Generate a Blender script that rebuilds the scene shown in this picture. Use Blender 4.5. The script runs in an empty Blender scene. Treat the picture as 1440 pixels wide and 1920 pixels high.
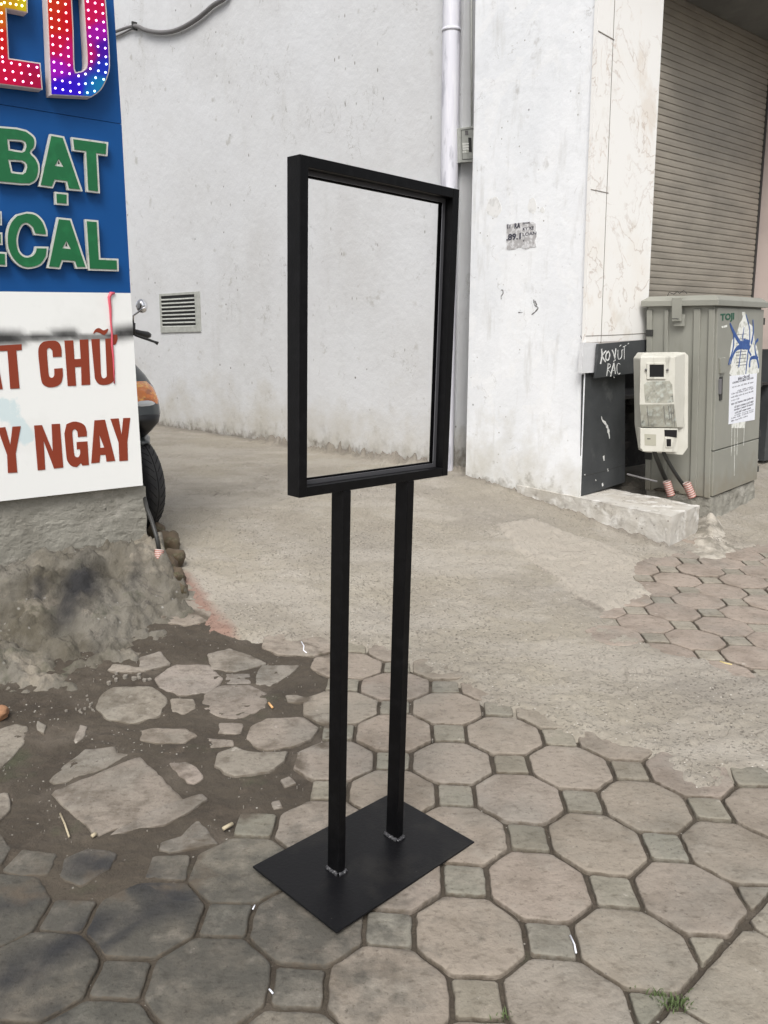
import bpy, bmesh, math, random
import numpy as np
from mathutils import Vector, Matrix, noise as mn
from mathutils.geometry import tessellate_polygon
random.seed(7); rng = np.random.default_rng(7)
S = bpy.context.scene
# ---------------------------------------------------------------- camera
F = 1521.84; PITCH = 0.2248; CAMH = 1.2262
cam = bpy.data.cameras.new('camera'); co = bpy.data.objects.new('camera', cam); S.collection.objects.link(co)
co.location = (0, 0, CAMH); co.rotation_euler = (math.pi/2 - PITCH, 0, 0)
cam.sensor_fit = 'VERTICAL'; cam.sensor_height = 36; cam.lens = 36*F/1920; cam.clip_end = 500; cam.clip_start = .05
S.camera = co
# ---------------------------------------------------------------- light
SUN_EL = math.radians(52); SUN_AZ = math.radians(186)   # azimuth clockwise from +Y
w = bpy.data.worlds.new('World'); S.world = w; w.use_nodes = True
nt = w.node_tree; bg = nt.nodes['Background']
sky = nt.nodes.new('ShaderNodeTexSky'); sky.sky_type = 'NISHITA'; sky.sun_disc = False
sky.sun_elevation = SUN_EL; sky.sun_rotation = SUN_AZ; sky.dust_density = 4; sky.air_density = 1.0
hs = nt.nodes.new('ShaderNodeHueSaturation'); hs.inputs['Saturation'].default_value = .22
nt.links.new(sky.outputs[0], hs.inputs['Color']); nt.links.new(hs.outputs[0], bg.inputs['Color'])
bg.inputs['Strength'].default_value = 0.135
sl = bpy.data.lights.new('sun', 'SUN'); sl.energy = 1.75; sl.angle = math.radians(24); sl.color = (1, .965, .92)
so = bpy.data.objects.new('sun', sl); S.collection.objects.link(so)
sd = Vector((math.sin(SUN_AZ)*math.cos(SUN_EL), math.cos(SUN_AZ)*math.cos(SUN_EL), math.sin(SUN_EL)))
so.rotation_euler = sd.to_track_quat('Z', 'Y').to_euler()
S.view_settings.view_transform = 'Standard'; S.view_settings.look = 'None'; S.view_settings.gamma = 1
S.view_settings.exposure = 0.4
# ---------------------------------------------------------------- projection helpers: photo pixel -> world
CP, SP = math.cos(PITCH), math.sin(PITCH)
O = np.array([0, 0, CAMH])
def ray(x, y):
    a = (x-720)/F; b = -(y-960)/F
    return np.array([a, CP+b*SP, -SP+b*CP])
def ramp(w_):
    t = np.clip((w_-2.3)/1.9, 0, 1); return .19*(t*t*(3-2*t)*.45 + t*.55)
def zt(x, y):
    return ramp(-.6*np.asarray(x) + .8*np.asarray(y))
def at_z(px, py, z):
    d = ray(px, py); return O + d*((z-CAMH)/d[2])
def at_y(px, py, Y):
    d = ray(px, py); return O + d*(Y/d[1])
def G(px, py, up=0):
    z = 0
    for i in range(25):
        q = at_z(px, py, z+up); z = float(zt(q[0], q[1]))
    return q
def vdir(X):            # horizontal direction whose vanishing point is at photo column X
    v = np.array([(X-720)/F*1.0, 1/CP, 0.]); v = np.array([(X-720)/F, 1/CP, 0]); return v/np.linalg.norm(v)
class Plane:
    def __init__(s, p, d, up=(0, 0, 1)):
        s.p = np.array(p, float); s.d = np.array(d, float); s.d /= np.linalg.norm(s.d)
        s.up = np.array(up, float); s.up /= np.linalg.norm(s.up)
        n = np.cross(s.d, s.up); n /= np.linalg.norm(n)
        if n @ (O-s.p) < 0: n = -n
        s.n = n
    def pt(s, px, py, off=0):
        r = ray(px, py); q = s.p + s.n*off
        return O + r*(((q-O) @ s.n)/(r @ s.n))
# ---------------------------------------------------------------- objects
ROOT = {}
def link(o): S.collection.objects.link(o); return o
def thing(name, loc, label, cat, group=None):
    o = link(bpy.data.objects.new(name, None)); o.location = loc; o.empty_display_size = .1
    o['label'] = label; o['category'] = cat
    if group: o['group'] = group
    ROOT[o.name] = np.array(loc, float); return o
def mo(name, V, Fc, mat, parent=None, label=None, cat=None, kind=None, smooth=False, bevel=0, base=None):
    V = np.array(V, float)
    if parent is not None: off = ROOT[parent.name]
    else: off = np.zeros(3) if base is None else np.array(base, float)
    me = bpy.data.meshes.new(name)
    me.from_pydata((V-off).tolist(), [], [tuple(int(i) for i in f) for f in Fc]); me.validate()
    bm = bmesh.new(); bm.from_mesh(me); bmesh.ops.recalc_face_normals(bm, faces=bm.faces); bm.to_mesh(me); bm.free()
    o = link(bpy.data.objects.new(name, me)); me.materials.append(mat)
    if parent is not None: o.parent = parent
    else: o.location = off
    ROOT[o.name] = off
    if label: o['label'] = label
    if cat: o['category'] = cat
    if kind: o['kind'] = kind
    if smooth:
        me.polygons.foreach_set('use_smooth', [True]*len(me.polygons))
    if bevel:
        m = o.modifiers.new('bevel', 'BEVEL'); m.width = bevel; m.segments = 2; m.limit_method = 'ANGLE'; m.angle_limit = .7
        m.harden_normals = False
    return o
class MB:
    def __init__(s): s.V = []; s.F = []
    def add(s, V, Fc):
        n = len(s.V); s.V += [tuple(v) for v in V]; s.F += [tuple(n+i for i in f) for f in Fc]; return s
    def hexa(s, c):     # 8 corners: 0-3 one side loop, 4-7 the other
        return s.add(c, [(0,1,2,3),(7,6,5,4),(0,4,5,1),(1,5,6,2),(2,6,7,3),(3,7,4,0)])
    def box(s, c, ax, sx, ay, sy, az, sz):
        c, ax, ay, az = map(lambda q: np.array(q, float), (c, ax, ay, az))
        P = [c+ax*sx*a/2+ay*sy*b/2+az*sz*d/2 for d in (-1, 1) for a, b in ((-1,-1),(1,-1),(1,1),(-1,1))]
        return s.hexa(P)
    def tube(s, pts, r, n=10, cap=True):
        pts = [np.array(p, float) for p in pts]; rs = r if hasattr(r, '__len__') else [r]*len(pts)
        base = len(s.V); prev = None
        for i, p in enumerate(pts):
            t = pts[min(i+1, len(pts)-1)]-pts[max(i-1, 0)]; t /= np.linalg.norm(t)+1e-12
            if prev is None:
                a = np.array([0,0,1.]) if abs(t[2]) < .9 else np.array([1.,0,0]); u = np.cross(t, a)
            else: u = prev - t*(prev@t)
            u /= np.linalg.norm(u); v = np.cross(t, u); prev = u
            for k in range(n):
                an = 2*math.pi*k/n; s.V.append(tuple(p+(u*math.cos(an)+v*math.sin(an))*rs[i]))
        for i in range(len(pts)-1):
            for k in range(n):
                a = base+i*n+k; b = base+i*n+(k+1)%n; s.F.append((a, b, b+n, a+n))
        if cap:
            s.F.append(tuple(base+k for k in range(n))[::-1]); m = base+(len(pts)-1)*n; s.F.append(tuple(m+k for k in range(n)))
        return s
    def prism(s, loops, back):   # loops: list of 3D loops (outer, holes), extruded by vector back
        back = np.array(back, float)
        tri = tessellate_polygon([[Vector(p) for p in L] for L in loops])
        flat = [np.array(p, float) for L in loops for p in L]; n = len(flat); b = len(s.V)
        s.V += [tuple(p) for p in flat] + [tuple(p+back) for p in flat]
        for t in tri: s.F.append(tuple(b+i for i in t)); s.F.append(tuple(b+n+i for i in reversed(t)))
        k = 0
        for L in loops:
            m = len(L)
            for i in range(m):
                j = (i+1) % m; s.F.append((b+k+i, b+k+j, b+n+k+j, b+n+k+i))
            k += m
        return s
    def out(s, name, mat, parent=None, **kw): return mo(name, s.V, s.F, mat, parent, **kw)
def dense(p, step):
    out = []
    for i in range(len(p)):
        a, b = np.array(p[i], float), np.array(p[(i+1) % len(p)], float); n = max(1, int(np.linalg.norm(b-a)/step))
        for k in range(n): out.append(a+(b-a)*k/n)
    return out
def rnd(p, it=2, c=.25):     # corner cutting
    for _ in range(it):
        q = []
        for i in range(len(p)):
            a, b = np.array(p[i], float), np.array(p[(i+1) % len(p)], float); q += [a+(b-a)*c, a+(b-a)*(1-c)]
        p = q
    return p
def roughen(o, amp, sc, amp2=0, sc2=1):
    me = o.data; off = Vector(ROOT[o.name])
    bm = bmesh.new(); bm.from_mesh(me); bm.normal_update()
    for v in bm.verts:
        p = (v.co+off)
        v.co += v.normal*(mn.fractal(p*sc, 1.0, 2.0, 4)*amp + (mn.fractal(p*sc2, 1., 2., 3)*amp2 if amp2 else 0))
    bm.to_mesh(me); bm.free()
def subdiv(o, cuts_len):
    bm = bmesh.new(); bm.from_mesh(o.data); bmesh.ops.triangulate(bm, faces=bm.faces)
    for _ in range(14):
        es = [e for e in bm.edges if e.calc_length() > cuts_len]
        if not es: break
        bmesh.ops.subdivide_edges(bm, edges=es, cuts=1); bmesh.ops.triangulate(bm, faces=[f for f in bm.faces if len(f.verts) > 3])
    bmesh.ops.remove_doubles(bm, verts=bm.verts, dist=1e-5)
    bm.to_mesh(o.data); bm.free()
def attr(o, name, fn, color=False):
    me = o.data; n = len(me.vertices); c = np.empty(n*3); me.vertices.foreach_get('co', c); P = c.reshape(-1, 3)+ROOT[o.name]
    v = fn(P)
    if color:
        a = me.attributes.new(name, 'FLOAT_COLOR', 'POINT'); a.data.foreach_set('color', np.column_stack([v, np.ones(n)]).ravel().astype(np.float32))
    else:
        a = me.attributes.new(name, 'FLOAT', 'POINT'); a.data.foreach_set('value', np.asarray(v, np.float32))
def project(P):
    Z = P[:, 2]-CAMH; d = P[:, 1]*CP-Z*SP; u = P[:, 1]*SP+Z*CP
    return 720+F*P[:, 0]/d, 960-F*u/d
def segd(P2, pts):      # distance of 2D points to a polyline
    D = np.full(len(P2), 1e9)
    for a, b in zip(pts[:-1], pts[1:]):
        a = np.array(a[:2], float); b = np.array(b[:2], float); ab = b-a
        t = np.clip(((P2-a)@ab)/(ab@ab+1e-12), 0, 1); D = np.minimum(D, np.linalg.norm(P2-a-t[:, None]*ab, axis=1))
    return D
def inside(P2, poly):
    r = np.zeros(len(P2), bool); n = len(poly)
    for i in range(n):
        x1, y1 = poly[i][:2]; x2, y2 = poly[(i+1) % n][:2]
        c = ((y1 > P2[:, 1]) != (y2 > P2[:, 1])); xx = (x2-x1)*(P2[:, 1]-y1)/((y2-y1) if y2 != y1 else 1e-12)+x1
        r ^= c & (P2[:, 0] < xx)
    return r
def vnoise(x, y, sc, seed=0, octs=4):   # cheap numpy value noise, about -1..1
    out = 0; amp = 1; tot = 0
    for o_ in range(octs):
        g = np.random.default_rng(seed+o_).random((257, 257))*2-1
        X = x*sc*2**o_+37.3*o_; Y = y*sc*2**o_+11.7*o_
        xi = np.floor(X).astype(int); yi = np.floor(Y).astype(int); fx = X-xi; fy = Y-yi
        fx = fx*fx*(3-2*fx); fy = fy*fy*(3-2*fy); xi &= 255; yi &= 255
        v = g[xi, yi]*(1-fx)*(1-fy)+g[xi+1, yi]*fx*(1-fy)+g[xi, yi+1]*(1-fx)*fy+g[xi+1, yi+1]*fx*fy
        out = out+v*amp; tot += amp; amp *= .55
    return out/tot*1.6
# ---------------------------------------------------------------- materials
def lin(c): return tuple(((v/255)/12.92 if v/255 <= .04045 else ((v/255+.055)/1.055)**2.4) for v in c)
def M(name, col, rough=.75, layers=(), bump=(), metallic=0, spec=.5, tint=None, emit=None, rvar=0, coat=0):
    m = bpy.data.materials.new(name); m.use_nodes = True; t = m.node_tree; N = t.nodes; L = t.links
    b = N['Principled BSDF']; b.inputs['Roughness'].default_value = rough; b.inputs['Metallic'].default_value = metallic
    b.inputs['Specular IOR Level'].default_value = spec
    if coat: b.inputs['Coat Weight'].default_value = coat; b.inputs['Coat Roughness'].default_value = .1
    tc = N.new('ShaderNodeTexCoord'); cache = {}
    def vec(st):
        if st not in cache:
            mp = N.new('ShaderNodeMapping'); mp.inputs['Scale'].default_value = st[:3]
            if len(st) > 3: mp.inputs['Location'].default_value = st[3:6]
            L.new(tc.outputs['Object'], mp.inputs['Vector']); cache[st] = mp.outputs[0]
        return cache[st]
    def noi(sc, st=(1, 1, 1), det=6, ro=.6, dist=0):
        n = N.new('ShaderNodeTexNoise'); n.inputs['Scale'].default_value = sc; n.inputs['Detail'].default_value = det
        n.inputs['Roughness'].default_value = ro; n.inputs['Distortion'].default_value = dist; L.new(vec(st), n.inputs['Vector']); return n.outputs['Fac']
    def mr(x, a, b_, c=0, d=1):
        r = N.new('ShaderNodeMapRange'); r.clamp = True
        for k, v in zip(('From Min', 'From Max', 'To Min', 'To Max'), (a, b_, c, d)): r.inputs[k].default_value = v
        L.new(x, r.inputs['Value']); return r.outputs[0]
    def mth(op, a, b_=None):
        n = N.new('ShaderNodeMath'); n.operation = op
        for i, v in enumerate((a, b_)):
            if v is None: continue
            if isinstance(v, (int, float)): n.inputs[i].default_value = v
            else: L.new(v, n.inputs[i])
        return n.outputs[0]
    def mask(l):
        k = l[0]; p = dict(l[3])
        st = p.get('st', (1, 1, 1)); sc = p.get('sc', 5)
        if k == 'noise': r = mr(noi(sc, st, p.get('det', 6), p.get('ro', .6), p.get('dist', 0)), p.get('lo', .45), p.get('hi', .6))
        elif k == 'vein':
            r = mth('ABSOLUTE', mth('SUBTRACT', noi(sc, st, p.get('det', 5), .55, p.get('dist', .6)), .5)); r = mr(r, 0, p.get('w', .01), 1, 0)
        elif k in ('spot', 'edge'):
            v = N.new('ShaderNodeTexVoronoi'); v.inputs['Scale'].default_value = sc; L.new(vec(st), v.inputs['Vector'])
            if k == 'spot':
                r = mr(v.outputs['Distance'], p.get('r', .2)*.5, p.get('r', .2), 1, 0)
                s = N.new('ShaderNodeSeparateColor'); L.new(v.outputs['Color'], s.inputs[0]); r = mth('MULTIPLY', r, mr(s.outputs[0], p.get('thr', .7), p.get('thr', .7)+.02))
            else:
                v.feature = 'DISTANCE_TO_EDGE'; r = mr(v.outputs['Distance'], 0, p.get('w', .02), 1, 0)
        elif k == 'attr':
            a = N.new('ShaderNodeAttribute'); a.attribute_name = p['name']; r = a.outputs['Fac']
            if p.get('nz'): r = mr(mth('ADD', r, mth('MULTIPLY', mth('SUBTRACT', noi(p['nz'], st), .5), p.get('na', 1.))), p.get('lo', .3), p.get('hi', .6))
        elif k == 'z':
            s = N.new('ShaderNodeSeparateXYZ'); L.new(tc.outputs['Object'], s.inputs[0])
            r = mth('ADD', mr(s.outputs[2], p['z0'], p['z1'], 1, 0), mth('MULTIPLY', mth('SUBTRACT', noi(sc, st), .5), p.get('na', 1.2))); r = mr(r, p.get('lo', .45), p.get('hi', .9))
        if 'm' in p: r = mth('MULTIPLY', r, mr(noi(p['m'], p.get('mst', (1, 1, 1))), p.get('mlo', .5), p.get('mhi', .62)))
        return r
    if tint:
        a = N.new('ShaderNodeAttribute'); a.attribute_name = tint; cur = a.outputs['Color']
    else:
        a = N.new('ShaderNodeRGB'); a.outputs[0].default_value = (*col, 1); cur = a.outputs[0]
    for l in layers:
        mx = N.new('ShaderNodeMix'); mx.data_type = 'RGBA'
        if len(l) > 4: mx.blend_type = l[4]
        L.new(mth('MULTIPLY', mask(l), l[2]), mx.inputs[0]); L.new(cur, mx.inputs[6]); mx.inputs[7].default_value = (*l[1], 1); cur = mx.outputs[2]
    L.new(cur, b.inputs['Base Color'])
    if rvar: L.new(mr(noi(6), .3, .7, rough-rvar, rough+rvar), b.inputs['Roughness'])
    h = None
    for bp in bump:
        sc, st_, kind = bp[0], bp[1], (bp[2] if len(bp) > 2 else 'n')
        x = noi(sc, bp[3] if len(bp) > 3 else (1, 1, 1), 5) if kind == 'n' else mask(('spot', None, 1, dict(sc=sc, r=.4, thr=.3)))
        x = mth('MULTIPLY', x, st_); h = x if h is None else mth('ADD', h, x)
    if h is not None:
        bn = N.new('ShaderNodeBump'); bn.inputs['Strength'].default_value = 1; bn.inputs['Distance'].default_value = .01
        L.new(h, bn.inputs['Height']); L.new(bn.outputs[0], b.inputs['Normal'])
    if emit:
        a = N.new('ShaderNodeAttribute'); a.attribute_name = emit[0]; L.new(a.outputs['Color'], b.inputs['Emission Color']); b.inputs['Emission Strength'].default_value = emit[1]
    return m
g = lambda v, r=1., b=1.: (v*r, v, v*b)
DK = (.03, .028, .025)
mWall = M('wall_plaster', (.62, .63, .645), .85, [
    ('noise', (.545, .545, .545), .7, dict(sc=1.1, lo=.38, hi=.66)),
    ('noise', (.63, .64, .65), .4, dict(sc=2.3, lo=.50, hi=.60, st=(1, 1, .7), dist=.6)),
    ('noise', (.62, .63, .64), .35, dict(sc=6, lo=.52, hi=.60, dist=.8)),
    ('noise', (.46, .46, .44), .35, dict(sc=4, lo=.57, hi=.72, st=(2, 2, .35), m=1.0, mlo=.42, mhi=.6)),
    ('noise', (.36, .35, .32), .6, dict(sc=7, lo=.62, hi=.70, m=1.7, mlo=.48, mhi=.56)),
    ('vein', (.30, .29, .27), .6, dict(sc=3.5, w=.006, m=2.6, mlo=.56, mhi=.62)),
    ('vein', (.28, .27, .25), .6, dict(sc=9, w=.010, m=2.0, mlo=.59, mhi=.63, st=(1, 1, .5))),
    ('spot', (.10, .09, .08), .85, dict(sc=9, r=.10, thr=.72, m=1.3, mlo=.46, mhi=.54)),
    ('spot', (.18, .17, .15), .85, dict(sc=24, r=.17, thr=.80, st=(1, 1, .4), m=2.2, mlo=.5, mhi=.58)),
    ('z', (.44, .41, .345), .7, dict(z0=.25, z1=1.2, sc=3.2, na=1.7, lo=.5, hi=1.15)),
    ('z', (.24, .22, .18), .5, dict(z0=.2, z1=.62, sc=11, na=2.0, st=(1, 1, .8), lo=.7, hi=1.2)),
    ('z', (.15, .13, .105), .75, dict(z0=.2, z1=.34, sc=18, na=2.4, lo=.6, hi=1.2))],
    bump=((2.5, .9), (11, .35), (40, .05)))
mPil = M('pillar_plaster', (.84, .855, .875), .8, [
    ('noise', (.75, .77, .795), .9, dict(sc=1.6, lo=.42, hi=.62, st=(1, 1, .5))),
    ('noise', (.85, .86, .87), .6, dict(sc=3.2, lo=.53, hi=.57, dist=.8)),
    ('noise', (.60, .60, .585), .6, dict(sc=5, lo=.56, hi=.70, st=(2, 2, .45))),
    ('noise', (.45, .44, .42), .55, dict(sc=9, lo=.61, hi=.70, m=1.6, mlo=.46, mhi=.56)),
    ('vein', (.42, .41, .39), .55, dict(sc=5, w=.008, m=3., mlo=.55, mhi=.61)),
    ('spot', (.09, .08, .07), .85, dict(sc=12, r=.12, thr=.84, m=1.7, mlo=.5, mhi=.56)),
    ('spot', (.28, .26, .23), .85, dict(sc=30, r=.2, thr=.76, m=2.4, mlo=.5, mhi=.58)),
    ('z', (.55, .53, .47), .75, dict(z0=.1, z1=.9, sc=4, na=1.9, lo=.5, hi=1.1)),
    ('z', (.25, .23, .19), .7, dict(z0=.05, z1=.35, sc=11, na=2.4, lo=.7, hi=1.1))],
    bump=((3, .8), (14, .3)))
mMarb = M('veined_marble', (.82, .81, .785), .22, [
    ('noise', (.76, .71, .64), .5, dict(sc=2.2, lo=.5, hi=.7)),
    ('noise', (.6, .55, .47), .35, dict(sc=6, lo=.6, hi=.72)),
    ('noise', (.66, .58, .49), .5, dict(sc=4.5, lo=.59, hi=.70, st=(1, 1, .6))), ('vein', (.42, .33, .27), .55, dict(sc=3.0, w=.014, m=2.2, mlo=.44, mhi=.54, dist=.5)),
    ('vein', (.48, .36, .27), .55, dict(sc=6, w=.014, m=3.3, mlo=.5, mhi=.6, dist=.5, st=(1, 1, .6)))], spec=.4)
mMarb2 = M('pink_marble', (.56, .47, .43), .35, [
    ('noise', (.47, .39, .36), .7, dict(sc=3, lo=.45, hi=.65)), ('vein', (.27, .2, .18), .6, dict(sc=3.2, w=.01, m=2.2, mlo=.5, mhi=.6, dist=1.2))])
mShut = M('shutter_paint', (.30, .27, .225), .5, [('noise', (.17, .155, .13), .6, dict(sc=3, lo=.4, hi=.7, st=(1, 1, 3))), ('noise', (.27, .25, .22), .4, dict(sc=9, lo=.55, hi=.7, st=(.3, .3, 5)))])
mConc0 = M("rough_concrete", (.16, .147, .122), .95, [
    ('noise', (.080, .069, .048), .9, dict(sc=3, lo=.44, hi=.6)), ('noise', (.25, .22, .175), .8, dict(sc=5.5, lo=.56, hi=.64)), ('noise', (.07, .07, .045), .7, dict(sc=7, lo=.57, hi=.68)),
    ('noise', (.15, .14, .11), .6, dict(sc=11, lo=.58, hi=.72)), ('spot', (.42, .41, .38), .7, dict(sc=45, r=.3, thr=.88, m=4, mlo=.5, mhi=.6)),
    ('vein', (.08, .07, .06), .7, dict(sc=4, w=.008, m=2, mlo=.5, mhi=.55)),
    ('attr', (.018, .018, .02), .95, dict(name='soot', nz=12, na=.5, lo=.1, hi=.95))], bump=((9, .5), (35, .8), (100, .45)))
mMortar = M('mortar_spill', (.42, .385, .33), .95, [('noise', (.17, .155, .125), .9, dict(sc=8, lo=.45, hi=.62)), ('noise', (.42, .39, .34), .8, dict(sc=14, lo=.55, hi=.68)), ('vein', (.07, .06, .05), .8, dict(sc=7, w=.012, m=3, mlo=.48, mhi=.54))], bump=((16, .9), (60, .5)))
mPier = M('pier_concrete', (.27, .26, .225), .95, [('noise', (.20, .19, .16), .8, dict(sc=4, lo=.42, hi=.62)), ('noise', (.37, .35, .31), .6, dict(sc=9, lo=.56, hi=.68)), ('spot', (.5, .48, .44), .7, dict(sc=40, r=.3, thr=.84, m=2, mlo=.5, mhi=.58)), ('noise', (.10, .095, .075), .6, dict(sc=11, lo=.62, hi=.72)), ('spot', (.08, .075, .06), .8, dict(sc=28, r=.2, thr=.85))], bump=((7, .3), (35, .6), (100, .3)))
mLedge = M('painted_concrete', (.50, .48, .44), .9, [
    ('noise', (.42, .39, .34), .9, dict(sc=4, lo=.42, hi=.62)), ('noise', (.69, .68, .65), .8, dict(sc=9, lo=.52, hi=.64)),
    ('noise', (.2, .18, .15), .75, dict(sc=10, lo=.56, hi=.68)), ('spot', (.12, .1, .08), .8, dict(sc=40, r=.25, thr=.8)), ('vein', (.15, .13, .11), .6, dict(sc=6, w=.01, m=2, mlo=.5, mhi=.56))], bump=((14, .3), (60, .35)))
mDrive = M('driveway_concrete', (.295, .266, .214), .95, [
    ('noise', (.23, .208, .178), .8, dict(sc=1.2, lo=.4, hi=.65)), ('noise', (.34, .312, .268), .8, dict(sc=3.4, lo=.5, hi=.68)),
    ('spot', (.13, .11, .09), .8, dict(sc=75, r=.40, thr=.64, m=.9, mlo=.44, mhi=.58)),
    ('spot', (.18, .16, .135), .6, dict(sc=150, r=.42, thr=.68, m=1.6, mlo=.4, mhi=.6)), ('spot', (.58, .55, .5), .7, dict(sc=95, r=.3, thr=.9)),
    ('noise', (.18, .165, .14), .35, dict(sc=45, lo=.55, hi=.7)),
    ('vein', (.12, .10, .08), .75, dict(sc=1.9, w=.004, m=1.3, mlo=.48, mhi=.54)), ('noise', (.21, .18, .14), .3, dict(sc=2.2, lo=.55, hi=.68)), ('noise', (.36, .33, .285), .5, dict(sc=.9, lo=.52, hi=.6, st=(1, 2.2, 1))),
    ('attr', (.37, .335, .285), .75, dict(name='patch', nz=6, na=.5, lo=.35, hi=.65)),
    ('attr', (.17, .15, .125), .8, dict(name='dirt_outline', nz=8, na=.9, lo=.35, hi=.85)),
    ('attr', (.23, .125, .095), .75, dict(name='red', nz=10, na=.9, lo=.35, hi=.8))], bump=((5, .3), (70, .5), (75, -.35, 's')))
mStone = M('paving_stone', (1, 1, 1), .9, [
    ('noise', (.62, .60, .57), .7, dict(sc=7, lo=.46, hi=.68), 'MULTIPLY'), ('noise', (.36, .315, .26), .4, dict(sc=12, lo=.54, hi=.68)), ('noise', (.80, .84, .86), .8, dict(sc=3, lo=.48, hi=.62), 'MULTIPLY'),
    ('noise', (.6, .57, .52), .6, dict(sc=44, lo=.58, hi=.74), 'MULTIPLY'), ('spot', (.1, .09, .08), .7, dict(sc=60, r=.15, thr=.85)),
    ('noise', (.46, .43, .38), .5, dict(sc=19, lo=.66, hi=.72)),
    ('attr', (.06, .057, .048), .85, dict(name='wet', nz=17, na=2.2, lo=.35, hi=1.05)),
    ('attr', (.016, .017, .02), .9, dict(name='soot', nz=9, na=.5, lo=.1, hi=.95)),
    ('noise', (.55, .53, .5), .6, dict(sc=34, lo=.54, hi=.68, st=(1, 1.8, 1)), 'MULTIPLY'), ('noise', (.5, .48, .46), .8, dict(sc=95, lo=.60, hi=.7), 'MULTIPLY'), ('attr', (.085, .068, .05), .93, dict(name='dust', nz=13, na=1.9, lo=.30, hi=.75)),
    ('attr', (.10, .08, .058), .9, dict(name='rim', nz=45, na=.8, lo=.45, hi=.75))], tint='tint', bump=((12, .8), (60, .4)))
mSoil = M('damp_soil', (.064, .052, .038), .95, [
    ('noise', (.04, .031, .022), .8, dict(sc=6, lo=.44, hi=.64)), ('noise', (.15, .125, .10), .6, dict(sc=3.2, lo=.52, hi=.7)), ('noise', (.10, .08, .06), .7, dict(sc=12, lo=.55, hi=.7)),
    ('spot', (.38, .36, .32), .9, dict(sc=90, r=.3, thr=.9, m=3, mlo=.45, mhi=.55)), ('noise', (.05, .06, .03), .5, dict(sc=4, lo=.6, hi=.7))], bump=((30, .8), (110, .4)))
mBlack = M("black_paint", (.003, .003, .0035), .42, [('noise', (.009, .009, .01), .5, dict(sc=40, lo=.5, hi=.7))], bump=((220, .03),), rvar=.05, spec=.16)
mPlate = M('dusty_black_paint', (.006, .006, .007), .40, [('noise', (.028, .026, .023), .6, dict(sc=7, lo=.5, hi=.75)), ('spot', (.12, .11, .10), .5, dict(sc=60, r=.08, thr=.93))], bump=((120, .05),), spec=.2)
mLip = M('worn_lip', (.06, .06, .065), .35, spec=.4)
mBare = M('bare_steel', (.35, .35, .38), .3, metallic=.8)
mWeld = M('weld_bead', (.06, .06, .065), .35, [('noise', (.35, .35, .36), .8, dict(sc=180, lo=.55, hi=.65))], bump=((200, .5),), metallic=.4)
mBlue = M('blue_panel', (.006, .072, .25), .5, [('noise', (.005, .062, .22), .6, dict(sc=2, lo=.4, hi=.6)), ('spot', (.5, .55, .6), .7, dict(sc=22, r=.05, thr=.9))], spec=.2)
mWhite = M('white_panel', (.80, .81, .795), .42, [
    ('noise', (.72, .73, .71), .6, dict(sc=3, lo=.5, hi=.65)), ('spot', (.15, .14, .13), .8, dict(sc=16, r=.05, thr=.85)),
    ('attr', (.48, .64, .68), .6, dict(name='bluish', nz=14, na=1.4, lo=.5, hi=.7)), ('attr', (.012, .012, .012), .97, dict(name='soot', nz=10, na=.5, lo=.08, hi=1.0))])
mRed = M('red_lettering', (.235, .042, .02), .55, spec=.25); mGreen = M('green_lettering', (.003, .115, .035), .45, [('noise', (.012, .19, .062), .5, dict(sc=18, lo=.5, hi=.7))])
mSilver = M('pale_letter_edge', (.55, .56, .52), .45, [('noise', (.3, .29, .26), .7, dict(sc=30, lo=.55, hi=.7))], metallic=.1)
mReturn = M('letter_return', (.62, .55, .53), .5); mLed = M('led_lens', (.8, .8, .8), .3, emit=('glow', 6.)); mLedFace = M('led_face', (.008, .005, .008), .6, spec=.1, emit=('glow', .42))
mPinkDrip = M('pink_drip', (.62, .10, .14), .3)
mGrayPaint = M('dark_grey_paint', (.052, .056, .059), .55, [('noise', (.03, .033, .035), .8, dict(sc=4, lo=.4, hi=.65)), ('spot', (.5, .5, .48), .9, dict(sc=16, r=.12, thr=.9, st=(1, 1, .5))), ('noise', (.11, .115, .115), .5, dict(sc=9, lo=.6, hi=.72))], bump=((9, .5),))
mNicheShade = M('niche_shade_brick', (.022, .02, .019), .95, [('noise', (.05, .045, .04), .7, dict(sc=12, lo=.5, hi=.7))], bump=((14, 1.5),))  # shade inside the niche is put into this near-black brick colour
mCab = M('cabinet_paint', (.27, .27, .235), .5, [('noise', (.235, .235, .205), .7, dict(sc=3, lo=.42, hi=.62)), ('spot', (.68, .67, .62), .9, dict(sc=24, r=.12, thr=.92)), ('noise', (.2, .19, .15), .5, dict(sc=10, lo=.62, hi=.74, st=(1, 1, .3))), ('z', (.2, .17, .12), .5, dict(z0=.0, z1=.3, sc=7, na=1.4))], bump=((6, .15),))
mBoxP = M('meter_box_plastic', (.57, .56, .50), .45, [('noise', (.5, .49, .43), .7, dict(sc=8, lo=.45, hi=.65)), ('noise', (.22, .21, .18), .65, dict(sc=12, lo=.59, hi=.72, st=(1.5, 1.5, .3)))])
mDirtP = M('grimy_plastic', (.36, .355, .30), .6, [('noise', (.2, .2, .17), .8, dict(sc=16, lo=.42, hi=.62)), ('noise', (.5, .54, .5), .7, dict(sc=30, lo=.5, hi=.66)), ('noise', (.08, .085, .08), .7, dict(sc=22, lo=.58, hi=.68))])
mDark = M('dark_opening', (.006, .006, .007), .35); mHinge = M('hinge_black', (.03, .03, .028), .5)
mPaper = M('paper', (.78, .80, .86), .8, [('noise', (.66, .68, .75), .5, dict(sc=20, lo=.5, hi=.7))])
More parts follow.
